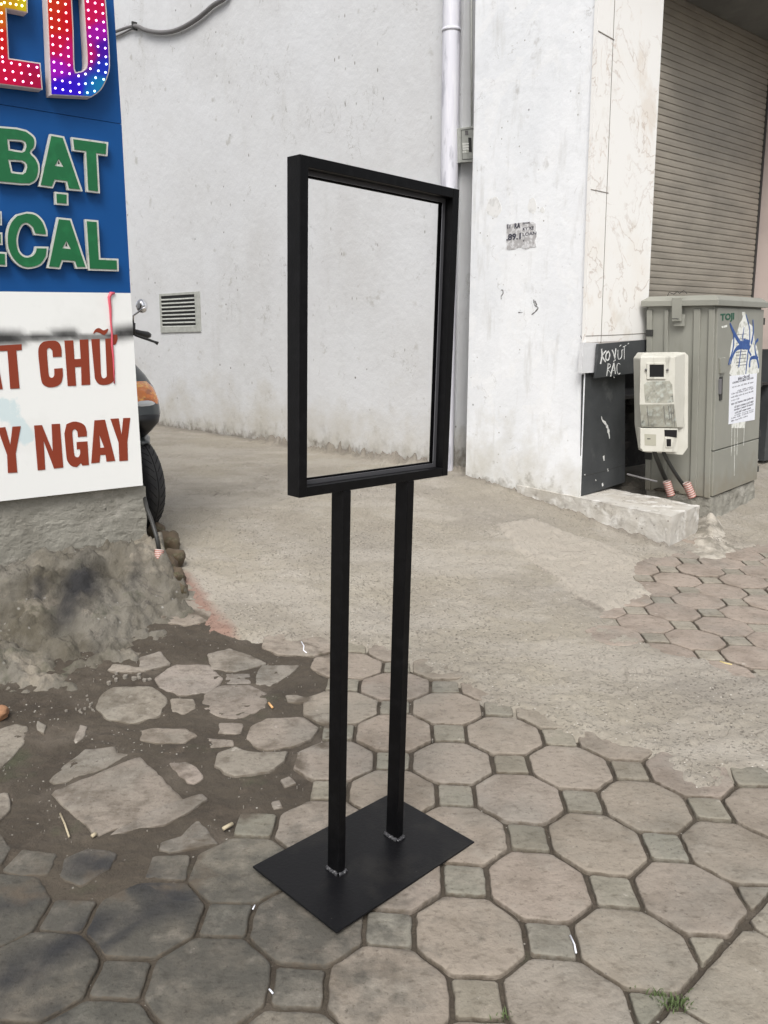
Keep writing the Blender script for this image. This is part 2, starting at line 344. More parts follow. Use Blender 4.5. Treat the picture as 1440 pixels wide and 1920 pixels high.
mInk = M('printed_ink', (.05, .05, .07), .8); mBlueInk = M('blue_spray', (.025, .075, .26), .6, [('noise', (.06, .15, .4), .6, dict(sc=30, lo=.45, hi=.65))])
mWhitePaint = M('white_brush_paint', (.68, .69, .67), .7, [('noise', (.2, .2, .2), .7, dict(sc=60, lo=.55, hi=.66))]); mDkGreen = M('green_print', (.01, .09, .05), .5)
mGlue = M('paste_smear', (.75, .76, .72), .7, [('noise', (.42, .43, .37), .8, dict(sc=30, lo=.5, hi=.6))])
mPVC = M('painted_pipe', (.66, .66, .72), .38, [('noise', (.42, .42, .47), .8, dict(sc=6, lo=.55, hi=.62, st=(2, 2, .5))), ('noise', (.75, .75, .79), .7, dict(sc=10, lo=.5, hi=.6, st=(3, 3, .3)))])
mConduit = M('grey_conduit', (.15, .145, .145), .6); mRub = M('tyre_rubber', (.022, .022, .024), .7, [('noise', (.05, .048, .045), .6, dict(sc=20, lo=.45, hi=.7))], bump=((60, .15),))
mRubT = M('tread_groove', (.008, .008, .008), .9)
mBikeG = M('scooter_grey', (.045, .052, .052), .3, coat=.4); mBikeB = M('scooter_black', (.008, .008, .009), .35); mChrome = M('chrome', (.8, .8, .82), .12, metallic=1)
mOrange = M('indicator_lens', (.72, .20, .02), .15, [('noise', (.95, .5, .08), .8, dict(sc=35, lo=.5, hi=.62)), ('noise', (.35, .09, .015), .8, dict(sc=18, lo=.52, hi=.62))], coat=1, bump=((90, .3),))
mLampG = M('headlamp_glass', (.65, .67, .68), .08, coat=1)
mStripeR = M('corrugated_red', (.40, .15, .12), .5); mStripeW = M('corrugated_white', (.52, .44, .40), .6)
mMoss = M('mossy_rock', (.10, .075, .05), .95, [('noise', (.05, .06, .026), .8, dict(sc=9, lo=.52, hi=.62)), ('noise', (.2, .18, .14), .7, dict(sc=16, lo=.58, hi=.7)), ('noise', (.09, .045, .03), .6, dict(sc=6, lo=.55, hi=.65))], bump=((25, 1.),))
mGrass = M('grass_blade', (.075, .11, .035), .7); mStraw = M('straw', (.42, .36, .25), .8); mLeaf = M('yellow_leaf', (.55, .45, .2), .7); mChip = M('pale_chip', (.22, .2, .17), .9)
mButt = M('filter_paper', (.62, .36, .16), .8); mBrick = M('terracotta', (.32, .17, .09), .9, bump=((30, .8),)); mGrey = M('grey_metal_box', (.42, .43, .40), .5, [('noise', (.33, .34, .31), .7, dict(sc=20, lo=.45, hi=.6))])
mCanopy = M('canopy_concrete', (.13, .13, .12), .9, [('noise', (.08, .08, .075), .7, dict(sc=3, lo=.4, hi=.6))])
mCanopyEdge = M('canopy_edge', (.4, .4, .38), .85)
mClay = M('far_ground', (.3, .275, .245), .95, [('noise', (.22, .2, .18), .8, dict(sc=2, lo=.4, hi=.6))])

# ================================================================ PAVING
keepobs = {(0,0):(1010,1657),(-1,0):(877,1755),(0,1):(1190,1782),(1,0):(1120,1577),(1,1):(1295,1685),(1,-1):(970,1492),(2,0):(1212,1507),(2,1):(1370,1595),(2,-1):(1070,1437),(-1,1):(1060,1872),
 (-2,0):(735,1862),(1,-2):(848,1430),(-2,-1):(575,1725),(-2,-2):(455,1628),(-3,-1):(390,1840),(0,-3):(625,1425),(0,-4):(533,1375),(0,-5):(438,1315),(0,-6):(355,1273),(1,-3):(738,1369),(1,-4):(640,1328),
 (1,-6):(448,1240),(2,-2):(945,1375),(2,-3):(840,1325),(2,-5):(662,1250),(2,-4):(745,1285),(0,-2):(735,1481),(-1,-2):(605,1548),(1,-5):(525,1268),(-1,-6):(247,1321),(-3,-2):(272,1722),(0,-1):(868,1560),(-1,-1):(735,1640)}
A0 = np.array([.180, 1.6147]); U = np.array([.1712, .1539]); V_ = np.array([.1682, -.1795])
cen = lambda i, j: A0+(i+.5)*U+(j+.5)*V_
KO = np.array([cen(*k) for k in keepobs]); KD = np.array([G(*keepobs[k])[:2] for k in keepobs])-KO
def warp(p):
    d2 = ((KO-p)**2).sum(1); wt = np.exp(-d2/(2*.13**2))+1e-6*np.exp(-d2/2); return p+(wt[:, None]*KD).sum(0)/max(wt.sum(), .15)
def clip(poly, a, nrm):
    out = []; n = len(poly)
    for i in range(n):
        p, q = poly[i], poly[(i+1) % n]; dp = (p-a)@nrm; dq = (q-a)@nrm
        if dp >= 0: out.append(p)
        if dp*dq < 0: out.append(p+(q-p)*dp/(dp-dq))
    return out
def shrink(p, d):
    n = len(p); out = []; p = [np.array(q[:2], float) for q in p]
    ar = sum(p[i][0]*p[(i+1) % n][1]-p[(i+1) % n][0]*p[i][1] for i in range(n)); s = 1 if ar > 0 else -1
    for i in range(n):
        a, b, c = p[i-1], p[i], p[(i+1) % n]
        u = (b-a)/(np.linalg.norm(b-a)+1e-9); v = (c-b)/(np.linalg.norm(c-b)+1e-9)
        n1 = np.array([-u[1], u[0]])*s; n2 = np.array([-v[1], v[0]])*s; m = n1+n2; k = m@m
        out.append(b+m*(2*d/k if k > .5 else d))
    return out
P2 = lambda L: [G(*q)[:2] for q in L]
DZONE = P2([(-400,1290),(-60,1240),(200,1180),(360,1150),(480,1205),(600,1215),(590,1290),(535,1330),(560,1345),(625,1370),(600,1395),(545,1420),(575,1485),(520,1512),(440,1528),(350,1590),(372,1650),(265,1665),(170,1680),(-60,1650),(-400,1620)])
CEDGE = [(-300,1010),(270,1010),(365,1165),(400,1195),(470,1210),(520,1222),(560,1222),(630,1213),(705,1222),(765,1258),(805,1274),(860,1296),(900,1318),(945,1338),(1015,1368),(1035,1392),(1100,1392),(1145,1422),(1222,1430),(1240,1462),(1300,1492),(1345,1500),(1372,1488),(1388,1470),(1420,1482),(1450,1466),(1490,1490),(1560,1482),(2100,1580)]
CE = [tuple(G(*q)[:2]) for q in CEDGE]
CPOLY = CE + [(9, 3), (9, 14), (-9, 14), (-9, 3.6)]
ba, bb = G(1440, 1682)[:2], G(1225, 1920)[:2]; bn = np.array([-(bb-ba)[1], (bb-ba)[0]]); bn /= np.linalg.norm(bn)
if (cen(0, 0)-ba)@bn < 0: bn = -bn
SV, SF, ST, SR = [], [], [], []
def stone(poly, tint, top=0., jit=.0025, wob=.0022, bev=.0035, hgt=.035):
    poly = dense(rnd([np.array(q[:2], float) for q in poly], 1, .06), .017)
    c = np.mean(poly, 0); tx, ty = rng.normal(0, .005, 2); dz = rng.normal(0, jit*.6)+top
    poly = [q+np.array([mn.noise(Vector((q[0]*30, q[1]*30, 1))), mn.noise(Vector((q[0]*30, q[1]*30, 9)))])*wob*1.6 for q in poly]
    def zz(q): return float(zt(q[0], q[1]))+dz+tx*(q[0]-c[0])+ty*(q[1]-c[1])
    sz = np.mean([np.linalg.norm(q-c) for q in poly]); inn = [c+(q-c)*(1-bev/sz*1.05) for q in poly]; inn2 = [c+(q-c)*(1-bev*.35/sz) for q in poly]; b = len(SV); n = len(poly)
    pass
    rings = [(poly, -hgt), (poly, -.006), (inn2, -.002), (inn, 0)]
    r2 = [c+(q-c)*.93 for q in inn]; r3 = [c+(q-c)*.5 for q in inn]
    rings += [(r2, .0006), (r3, .001)]
    for R, d in rings:
        for q in R:
            SV.append((q[0], q[1], zz(q)+d)); ST.append(tint); SR.append(1. if d <= -.002 else (.35 if d == 0 else 0))
    for k in range(len(rings)-1):
        for i in range(n):
            j = (i+1) % n; SF.append((b+k*n+i, b+k*n+j, b+(k+1)*n+j, b+(k+1)*n+i))
    SV.append((c[0], c[1], zz(c)+.001)); ST.append(tint); SR.append(0); m = len(SV)-1; k = len(rings)-1
    for i in range(n): SF.append((b+k*n+i, b+k*n+(i+1) % n, m))
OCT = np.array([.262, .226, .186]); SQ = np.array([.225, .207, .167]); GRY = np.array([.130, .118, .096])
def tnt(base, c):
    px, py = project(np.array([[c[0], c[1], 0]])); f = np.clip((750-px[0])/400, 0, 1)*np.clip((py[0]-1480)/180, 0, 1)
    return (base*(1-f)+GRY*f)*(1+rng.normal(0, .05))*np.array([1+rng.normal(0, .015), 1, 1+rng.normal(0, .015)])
e1 = (U+V_); e2 = (U-V_)
for i in range(-12, 14):
    for j in range(-12, 12):
        for kind in (0, 1):
            c = cen(i, j) if kind == 0 else A0+i*U+j*V_
            if not (-3.2 < c[0] < 2.4 and .7 < c[1] < 3.6): continue
            cw = warp(c)
            if inside(np.array([cw]), DZONE)[0]: continue
            if inside(np.array([cw]), CPOLY)[0] and segd(np.array([cw]), CE)[0] > .16: continue
            if kind == 0:
                a_, b_ = .35, .152; L = [(-b_,-.5),(b_,-.5)]
                loc = [(.349,-.152),(.349,.152),(.152,.349),(-.152,.349),(-.349,.152),(-.349,-.152),(-.152,-.349),(.152,-.349)]
                if (i, j) == (0, 1) or rng.random() < .08: pass
            else:
                q = .150; loc = [(-q,-q),(q,-q),(q,q),(-q,q)]
            poly = [warp(c+p[0]*e1*.985+p[1]*e2*.985) for p in loc]
            if (cw-ba)@bn < .3: poly = clip(poly, ba+bn*.003, bn)
            if len(poly) < 3: continue
            d = np.array(poly); area = abs(sum(d[k][0]*d[(k+1)%len(d)][1]-d[(k+1)%len(d)][0]*d[k][1] for k in range(len(d))))/2
            if area < .0008: continue
            if area < .0035:
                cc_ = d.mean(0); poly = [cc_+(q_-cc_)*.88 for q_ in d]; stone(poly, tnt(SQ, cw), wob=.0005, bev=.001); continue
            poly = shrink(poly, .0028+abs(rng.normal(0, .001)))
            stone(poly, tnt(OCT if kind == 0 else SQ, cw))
TR = [[(92,1487),(262,1418),(300,1455),(350,1505),(262,1540),(180,1567),(135,1528)],[(90,1463),(118,1435),(160,1405),(215,1398),(222,1410),(243,1412),(200,1438),(165,1450),(105,1470)],[(200,1567),(260,1530),(300,1512),(380,1488),(391,1497),(350,1525),(310,1545),(230,1560)],
 [(288,1272),(328,1246),(392,1246),(420,1272),(398,1298),(340,1304),(300,1290)],[(176,1325),(190,1300),(213,1287),(285,1287),(316,1310),(300,1342),(250,1358),(200,1350)],[(377,1322),(385,1300),(412,1284),(470,1283),(502,1300),(498,1328),(440,1350),(400,1342)],
 [(388,1225),(430,1215),(470,1228),(502,1244),(445,1260),(396,1255)],[(422,1262),(470,1262),(472,1282),(422,1282)],[(477,1270),(492,1246),(562,1247),(540,1268),(505,1287),(480,1283)],[(460,1385),(470,1362),(500,1348),(570,1344),(598,1365),(585,1385),(550,1400),(500,1408),(475,1400)],
 [(400,1437),(410,1412),(440,1402),(470,1412),(540,1410),(535,1428),(505,1448),(440,1458),(420,1450)],[(412,1355),(458,1355),(450,1378),(408,1375)],[(265,1370),(280,1365),(350,1366),(370,1378),(345,1393),(290,1392),(262,1388)],[(383,1382),(440,1386),(440,1397),(395,1402)],
 [(314,1430),(350,1428),(378,1445),(382,1460),(365,1472),(335,1455)],[(296,1590),(300,1578),(340,1565),(370,1535),(395,1560),(410,1578),(360,1588),(320,1596)],[(445,1545),(460,1527),(515,1527),(510,1560),(442,1565)],[(260,1232),(300,1220),(322,1245),(262,1260)],
 [(0,1632),(42,1592),(108,1602),(92,1638),(40,1642)],[(112,1640),(122,1608),(165,1590),(222,1598),(205,1628),(150,1662)],[(286,1602),(358,1602),(350,1648),(268,1645)],[(262,1655),(350,1655),(380,1690),(330,1690)],[(0,1365),(30,1355),(55,1360),(45,1395),(0,1440),(-60,1440),(-50,1380)],
 [(136,1390),(150,1358),(166,1362),(160,1380),(142,1395)],[(-60,1500),(18,1485),(20,1520),(-10,1550),(-60,1555)],[(535,1303),(560,1302),(585,1312),(560,1318),(540,1315)],[(318,1310),(365,1310),(368,1330),(345,1338),(322,1334)],[(525,1462),(545,1455),(555,1468),(535,1475)],
 [(505,1500),(525,1496),(530,1510),(512,1514)],[(70,1350),(88,1360),(82,1374),(68,1368)],[(290,1255),(250,1262),(200,1258),(210,1245)],[(-60,1580),(0,1560),(22,1590),(-5,1630),(-60,1640)]]
for T_ in TR:
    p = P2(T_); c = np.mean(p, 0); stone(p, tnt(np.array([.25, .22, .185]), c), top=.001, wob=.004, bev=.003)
# far patch of the same octagonal paving on the right of the driveway
def octp(cx, cy, rx, ry, a=0):
    rx *= .98; ry *= .98
    return [(cx+rx*math.cos(a+math.pi/8+k*math.pi/4)*1.04, cy+ry*math.sin(a+math.pi/8+k*math.pi/4)*1.04) for k in range(8)]
FO = G(1261, 1148)[:2]; FU = G(1305, 1200)[:2]-G(1213, 1168)[:2]; FV = np.array([.0, 0]); FU = (FO-G(1213, 1168)[:2]+G(1359, 1173)[:2]-G(1305, 1200)[:2])/2; FV = (G(1359, 1173)[:2]-FO+G(1305, 1200)[:2]-G(1213, 1168)[:2])/2
f1, f2 = FU+FV, FU-FV; FARQ = P2([(1150,1158),(1185,1140),(1238,1115),(1200,1085),(1210,1062),(1290,1040),(1330,1040),(1345,1030),(1500,1015),(1800,1020),(1800,1300),(1440,1262),(1375,1260),(1340,1232),(1290,1228),(1240,1212),(1200,1192)])
for i in range(-5, 8):
    for j in range(-5, 8):
        for kind in (0, 1):
            c = FO+i*FU+j*FV+(0 if kind == 0 else (FU+FV)/2)
            if not inside(np.array([c]), FARQ)[0] and segd(np.array([c]), FARQ)[0] > .12: continue
            loc = [(.349,-.152),(.349,.152),(.152,.349),(-.152,.349),(-.349,.152),(-.349,-.152),(-.152,-.349),(.152,-.349)] if kind == 0 else [(-.15,-.15),(.15,-.15),(.15,.15),(-.15,.15)]
            c = c+rng.normal(0, .003, 2); stone(shrink([c+p[0]*f1+p[1]*f2 for p in loc], .0028), (np.array([.30, .25, .208]) if kind == 0 else np.array([.27, .245, .20]))*(1+rng.normal(0, .05)), top=.004, wob=.0025)
# rectangular slabs beyond the diagonal joint, bottom right
bd = (bb-ba)/np.linalg.norm(bb-ba)
for r_ in range(3):
    for k in range(-5, 6):
        o_ = ba+bd*(k*.30+.12+.13*(r_ % 2))-bn*(.003+r_*.30)
        stone(shrink([o_, o_+bd*.30, o_+bd*.30-bn*.30, o_-bn*.30], .0025), np.array([.275, .245, .198])*(1+rng.normal(0, .03)), wob=.0015, bev=.003)
pav = mo('pavement', SV, SF, mStone, kind='structure')
attr(pav, 'dust', lambda P: np.clip(.70-np.where(inside(P[:, :2], DZONE), 0, segd(P[:, :2], DZONE+[DZONE[0]]))/.10+np.where(inside(P[:, :2], DZONE), -.40, 0), 0, 1)); pav.data.polygons.foreach_set('use_smooth', [True]*len(pav.data.polygons))
a = pav.data.attributes.new('tint', 'FLOAT_COLOR', 'POINT'); a.data.foreach_set('color', np.column_stack([np.array(ST), np.ones(len(ST))]).ravel().astype(np.float32))
a = pav.data.attributes.new('rim', 'FLOAT', 'POINT'); a.data.foreach_set('value', np.array(SR, np.float32)*.62)
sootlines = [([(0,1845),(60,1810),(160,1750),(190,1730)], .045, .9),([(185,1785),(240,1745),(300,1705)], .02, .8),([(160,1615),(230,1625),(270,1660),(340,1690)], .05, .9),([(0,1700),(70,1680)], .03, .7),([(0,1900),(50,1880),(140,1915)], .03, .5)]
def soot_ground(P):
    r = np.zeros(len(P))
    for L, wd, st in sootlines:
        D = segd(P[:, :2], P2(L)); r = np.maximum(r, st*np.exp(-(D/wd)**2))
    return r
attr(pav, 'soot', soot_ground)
attr(pav, 'wet', lambda P: np.clip(np.exp(-(np.minimum(segd(P[:, :2], P2([(-100,1700),(300,1760),(520,1720)])), 9)/.33)**2)*1.05, 0, 1))
# soil under and between the stones
def grid(x0, x1, y0, y1, dx, dy, fn, name, mat, drop=None, **kw):
    xs = np.arange(x0, x1+dx, dx); ys = [y0]
    while ys[-1] < y1: ys.append(ys[-1]+dy*max(1, (max(ys[-1], 0)/2.4)**1.5))
    ys = np.array(ys); X, Y = np.meshgrid(xs, ys); Z = fn(X.ravel(), Y.ravel()); nx = len(xs)
    idx = np.arange(len(xs)*len(ys)).reshape(len(ys), nx)
    Q = np.stack([idx[:-1, :-1], idx[:-1, 1:], idx[1:, 1:], idx[1:, :-1]], -1).reshape(-1, 4)
    Vt = np.column_stack([X.ravel(), Y.ravel(), Z])
    if drop is not None:
        Q = Q[~drop(Vt)[Q].all(1)]; used = np.unique(Q); mp = np.full(len(Vt), -1); mp[used] = np.arange(len(used)); Vt = Vt[used]; Q = mp[Q]
    me = bpy.data.meshes.new(name); me.vertices.add(len(Vt)); me.vertices.foreach_set('co', Vt.ravel())
    me.loops.add(Q.size); me.loops.foreach_set('vertex_index', Q.ravel().astype(np.int32)); me.polygons.add(len(Q)); me.polygons.foreach_set('loop_start', np.arange(0, Q.size, 4, dtype=np.int32))
    me.polygons.foreach_set('loop_total', np.full(len(Q), 4, np.int32)); me.update(calc_edges=True); me.validate(); me.polygons.foreach_set('use_smooth', [True]*len(me.polygons))
    o = link(bpy.data.objects.new(name, me)); me.materials.append(mat); ROOT[o.name] = np.zeros(3)
    for k, v in kw.items(): o[k] = v
    return o
def soilh(x, y):
    P = np.column_stack([x, y]); n = vnoise(x, y, 7, 3); n2 = vnoise(x, y, 40, 9, 3)
    D = segd(P, DZONE+[DZONE[0]]); ins = inside(P, DZONE); sd_ = np.where(ins, D, -D)
    m = np.clip((sd_+.03)/.08, 0, 1)
    far_ = .006*np.clip((x-.9)/.1, 0, 1)*np.clip((y-2.4)/.1, 0, 1)
    return zt(x, y) - .0105 + far_ + .002*n2 + m*(.0072+.0016*n+.0020*n2)
soil = grid(-3, 2.6, .7, 4.6, .009, .007, soilh, 'ground', mSoil, kind='structure')
# driveway slab, laid ragged over the stones
PATCH = P2([(930,985),(1000,975),(1060,1000),(1130,1020),(1200,1050),(1215,1075),(1245,1110),(1195,1135),(1150,1150),(1100,1140),(1040,1085),(975,1040)])
FARZ = P2([(1150,1158),(1185,1140),(1238,1115),(1200,1085),(1210,1062),(1290,1046),(1330,1046),(1345,1040),(1500,1025),(1800,1030),(1800,1290),(1440,1256),(1375,1254),(1340,1226),(1290,1224),(1240,1208),(1200,1188)])
W1a, W1b = G(290, 797), G(840, 880)
def driveh(x, y):
    P = np.column_stack([x, y]); n = vnoise(x, y, 6, 21); n2 = vnoise(x, y, 30, 25, 3)
    D = segd(P, CE); sd_ = np.where(inside(P, CPOLY), D, -D)+.03*n+.010*n2
    D2 = segd(P, FARZ+[FARZ[0]]); s2 = np.where(inside(P, FARZ), -D2, D2)+.014*n+.010*n2
    s = np.minimum(sd_, s2); e = np.clip((s+.004)/.09, 0, 1)**.7
    ins = inside(P, PATCH); pd = np.clip((np.where(ins, segd(P, PATCH+[PATCH[0]]), 0)+.012*n2)/.025, 0, 1)
    rd = segd(P, [W1b, W1b+(W1a-W1b)*.55]); rq = segd(P, P2([(873,893),(1265,1032)]))
    rub = np.exp(-(rd/.07)**2)*np.clip(.035+.05*n2+.03*n, 0, 1)+np.exp(-(rq/.04)**2)*np.clip(.004+.012*n2, 0, 1)
    return zt(x, y) - .02 + rub + e*(.0255+.003*n+.0012*n2) + pd*(.014+.006*n2)*e
drv = grid(-4.2, 5, 1.55, 11, .013, .011, driveh, 'driveway', mDrive, drop=lambda V: (V[:, 2]-zt(V[:, 0], V[:, 1])) < -.0185, kind='structure')
attr(drv, 'patch', lambda P: np.clip(.5+np.where(inside(P[:, :2], PATCH), 1, -1)*segd(P[:, :2], PATCH+[PATCH[0]])/.08, 0, 1))
PE = [([(1085,1128),(1130,1150),(1155,1152),(1190,1138),(1243,1112)], .020, .95), ([(1000,1046),(1050,1040),(1100,1044),(1130,1050)], .010, .7), ([(975,1040),(1010,1065),(1045,1088)], .010, .6), ([(1180,1040),(1210,1050),(1216,1076)], .012, .7), ([(1300,1050),(1350,1058),(1400,1062),(1440,1058)], .035, 1.0), ([(930,985),(950,1010),(975,1040)], .008, .5)]  # darker outlines along patch edges and cracks, and a soil strip
attr(drv, 'dirt_outline', lambda P: np.maximum(np.maximum.reduce([k_*np.exp(-(segd(P[:, :2], P2(L_))/w_)**2) for L_, w_, k_ in PE]), np.maximum(.8*np.exp(-(segd(P[:, :2], [W1a-(W1b-W1a), W1b])/.16)**2), np.maximum(.7*np.exp(-(segd(P[:, :2], P2([(873,893),(1265,1030),(1300,1040)]))/.09)**2), .55*np.exp(-(segd(P[:, :2], CE)/.035)**2)))))
attr(drv, 'red', lambda P: .95*np.exp(-(segd(P[:, :2], P2([(335,1085),(375,1150),(415,1190)]))/.085)**2))
base = grid(-30, 30, -4, 60, .5, .5, lambda x, y: zt(x, y)-.05-.0*x, 'street', mClay, kind='structure')

# ================================================================ BLACK STAND
Wd = .44; yaw, lx, ly = .7836, .0076, .0265
def rot(ax, an):
    c, s = math.cos(an), math.sin(an)
    return {'x': np.array([[1,0,0],[0,c,-s],[0,s,c]]), 'y': np.array([[c,0,s],[0,1,0],[-s,0,c]]), 'z': np.array([[c,-s,0],[s,c,0],[0,0,1]])}[ax]
RS = rot('z', yaw)@rot('y', ly)@rot('x', lx); OS = np.array([-.0975*Wd, 3.8524*Wd, .007])
D_ = .0857*Wd; Hh = 1.4165*Wd; Z0 = 2.0217*Wd; tw = .0195
loc = lambda p: RS@np.array(p, float)+OS
def lbox(x0, x1, y0, y1, z0, z1):
    return [loc((x0,y0,z0)), loc((x1,y0,z0)), loc((x1,y1,z0)), loc((x0,y1,z0)), loc((x0,y0,z1)), loc((x1,y0,z1)), loc((x1,y1,z1)), loc((x0,y1,z1))]
st = thing('display_stand', tuple(OS), 'tall black metal poster stand with empty rectangular frame on two square poles', 'display stand')
a_, b_, pc = 1.0211*Wd, .66*Wd, -.0068*Wd
MB().hexa(lbox(-a_/2, a_/2, -b_/2+pc, b_/2+pc, -.002, .003)).out('base_plate', mPlate, st, bevel=.0012)
hw = Wd/2
for pl in (-.2368*Wd, .1954*Wd):
    p = MB().hexa(lbox(pl, pl+.0205, -D_/2, D_/2, .003, Z0)).out('pole', mBlack, st, bevel=.0012)
    wv, wf = [], []; pts = []
    for (x, y) in dense([(pl-.001,-D_/2-.001),(pl+.0215,-D_/2-.001),(pl+.0215,D_/2+.001),(pl-.001,D_/2+.001)], .0022): pts.append(loc((x, y, .0045+rng.random()*.002)))
    pts.append(pts[0]); MB().tube(pts, [.0035+rng.random()*.0022 for _ in pts], 7, False).out('weld_bead', mWeld, p, smooth=True)
fr = MB()
fr.hexa(lbox(-hw, -hw+tw, -D_/2, D_/2, Z0, Z0+Hh)).hexa(lbox(hw-tw, hw, -D_/2, D_/2, Z0, Z0+Hh))
fr.hexa(lbox(-hw+tw, hw-tw, -D_/2+.0004, D_/2-.0004, Z0, Z0+tw)).hexa(lbox(-hw+tw, hw-tw, -D_/2+.0004, D_/2-.0004, Z0+Hh-tw, Z0+Hh))
fro = fr.out('frame', mBlack, st, bevel=.0012)
def ring(y0, y1, ins, mat, name, tt=None):
    m = MB(); i0 = tw; i1 = tw+ins
    m.hexa(lbox(-hw+i0, -hw+i1, y0, y1, Z0+i0, Z0+Hh-i0)).hexa(lbox(hw-i1, hw-i0, y0, y1, Z0+i0, Z0+Hh-i0))
    m.hexa(lbox(-hw+i1, hw-i1, y0, y1, Z0+i0, Z0+i1)).hexa(lbox(-hw+i1, hw-i1, y0, y1, Z0+Hh-i1, Z0+Hh-i0)); return m.out(name, mat, fro)
ring(.003, .0042, .008, mLip, 'front_lip'); ring(.0042, .0050, .0084, mBare, 'lip_edge'); ring(.0115, .0135, .0115, mBlack, 'rear_lip'); ring(.0050, .0115, .0016, mBlack, 'poster_groove')  # lip_edge is a bright metal ring that draws the thin highlight line

# ================================================================ WALLS
def slab(name, plane, px, off0, off1, mat, **kw):      # traced outline at offset off1, extruded back to off0
    L = [plane.pt(x, y, off1) for x, y in px]; return MB().prism([L], plane.n*(off0-off1)).out(name, mat, **kw)
plW = Plane(W1a, W1b-W1a)
d1 = (W1b-W1a)/np.linalg.norm(W1b-W1a)
bx = W1b+d1*.02; aL = W1a-d1*5
def wallbox(p, q, z0, z1, th, n, name, mat, **kw):
    p = np.array([*p[:2], z0]); q = np.array([*q[:2], z0]); n = np.array([*n[:2], 0]); h = np.array([0, 0, z1-z0])
    return MB().hexa([p, q, q-n*th, p-n*th, p+h, q+h, q-n*th+h, p-n*th+h]).out(name, mat, **kw)
wallbox(aL, bx, -.1, 5.6, .3, plW.n, 'plaster_wall', mWall, label='long grey white plastered alley wall with stains and vent grille behind the stand', cat='wall')
Pp, Lp = G(873, 893), G(1265, 1028)
plP = Plane(Pp, Lp-Pp)
K = plP.pt(1087, 932); Kt = plP.pt(1121, 0)
# recess strip between the pipe and the pillar
rc = plW.pt(846, 880); rc2 = plP.pt(873, 893); din = -plP.n
rp0 = Pp+din*.10
plR = Plane(rp0, d1*.9+np.array([.5, -.1, 0]))
# corner building: plastered corner column, marble facing, lintel
cb = thing('corner_building', (K[0], K[1], float(zt(K[0], K[1]))), 'corner building with whitewashed plaster pillar, veined marble facing and roller shutter', 'building')
dP = (Lp-Pp)/np.linalg.norm(Lp-Pp); Pp3 = Pp
Ktt = K+(Kt-K)*1.9; topL = plP.pt(897, -760); 
lo = lambda p, z: np.array([p[0], p[1], z])
col = MB().prism([[lo(plP.pt(873, 893), -.05), lo(K, -.05), K, Ktt, plP.pt(898, -560), plP.pt(889.5, 180)]], -plP.n*.01).out('plaster_pillar', mPil, cb)
eF = vdir(2520); plF = Plane(K, eF, Kt-K)
plFm = plF
mar = MB(); th = .02
MX = [(1123,-560),(1123,0),(1107,356),(1097,645),(1214,640),(1216,545),(1229,290),(1245,0),(1262,-560)]
slab('marble_facing', plF, [(1126,-300),(1122,0),(1107,356),(1097,642),(1211,637),(1217,545),(1229,290),(1245,0),(1257,-300)], -.012, .012, mMarb, parent=cb)
# joints between the tiles
jt = MB()
def joint(m, plane, pts, wd, off):
    for (a1, a2) in zip(pts[:-1], pts[1:]):
        A, B = plane.pt(*a1, off), plane.pt(*a2, off); t = (B-A)/np.linalg.norm(B-A); s_ = np.cross(t, plane.n)
        m.hexa([A-s_*wd/2, B-s_*wd/2, B+s_*wd/2, A+s_*wd/2]+[q-plane.n*.004 for q in (A-s_*wd/2, B-s_*wd/2, B+s_*wd/2, A+s_*wd/2)])
joint(jt, plF, [(1153,0),(1138,360),(1127,643)], .0035, .0135)
joint(jt, plF, [(1098,630),(1155,628),(1211,625)], .0035, .0135); joint(jt, plF, [(1108,355),(1141,362)], .004, .0138); joint(jt, plF, [(1122,58),(1152,75)], .006, .0138)
jt.out('tile_joint', M('grout', (.16, .14, .12), .9), cb)
slab('painted_lintel', plF, [(1094,642),(1122,643),(1122,698),(1090,700)], -.006, .02, mWall, parent=cb)
lin_ = slab('dark_lintel', plF, [(1122,645),(1209,637),(1240,637),(1236,694),(1200,698),(1117,709)], .03, .045, mGrayPaint, parent=cb, label='dark grey lintel with hand painted white words KO VỨT RÁC')
slab('grey_door', plF, [(1092,702),(1172,700),(1172,904),(1088,931)], -.008, -.002, mGrayPaint, parent=cb)
joint(MB(), plF, [(0,0),(1,1)], .001, 0)
# dark niche behind the door
nb = MB(); KK = K-plF.n*.55; up = np.array([0, 0, 1.])
nb.box(KK+eF*1.75+up*.3, eF, 3.1, up, 1.0, plF.n, .04); nb.box(K+eF*1.75-plF.n*.29+up*.58, eF, 3.1, up, .02, plF.n, .5); nb.out('niche_wall', mNicheShade, cb)
br = MB()
for r_ in range(9):
    for c_ in range(4): br.box(K-plF.n*(.17+.02*rng.random())+eF*(.37+c_*.1+(r_%2)*.05)+up*(.05+r_*.062), eF, .092, up, .05, plF.n, .05)
br.out('bricks', mNicheShade, cb, bevel=.004)
MB().tube([plF.pt(1176,889,.12), plF.pt(1232,903,.30)], .006, 8).out('steel_bar', mConduit, cb)
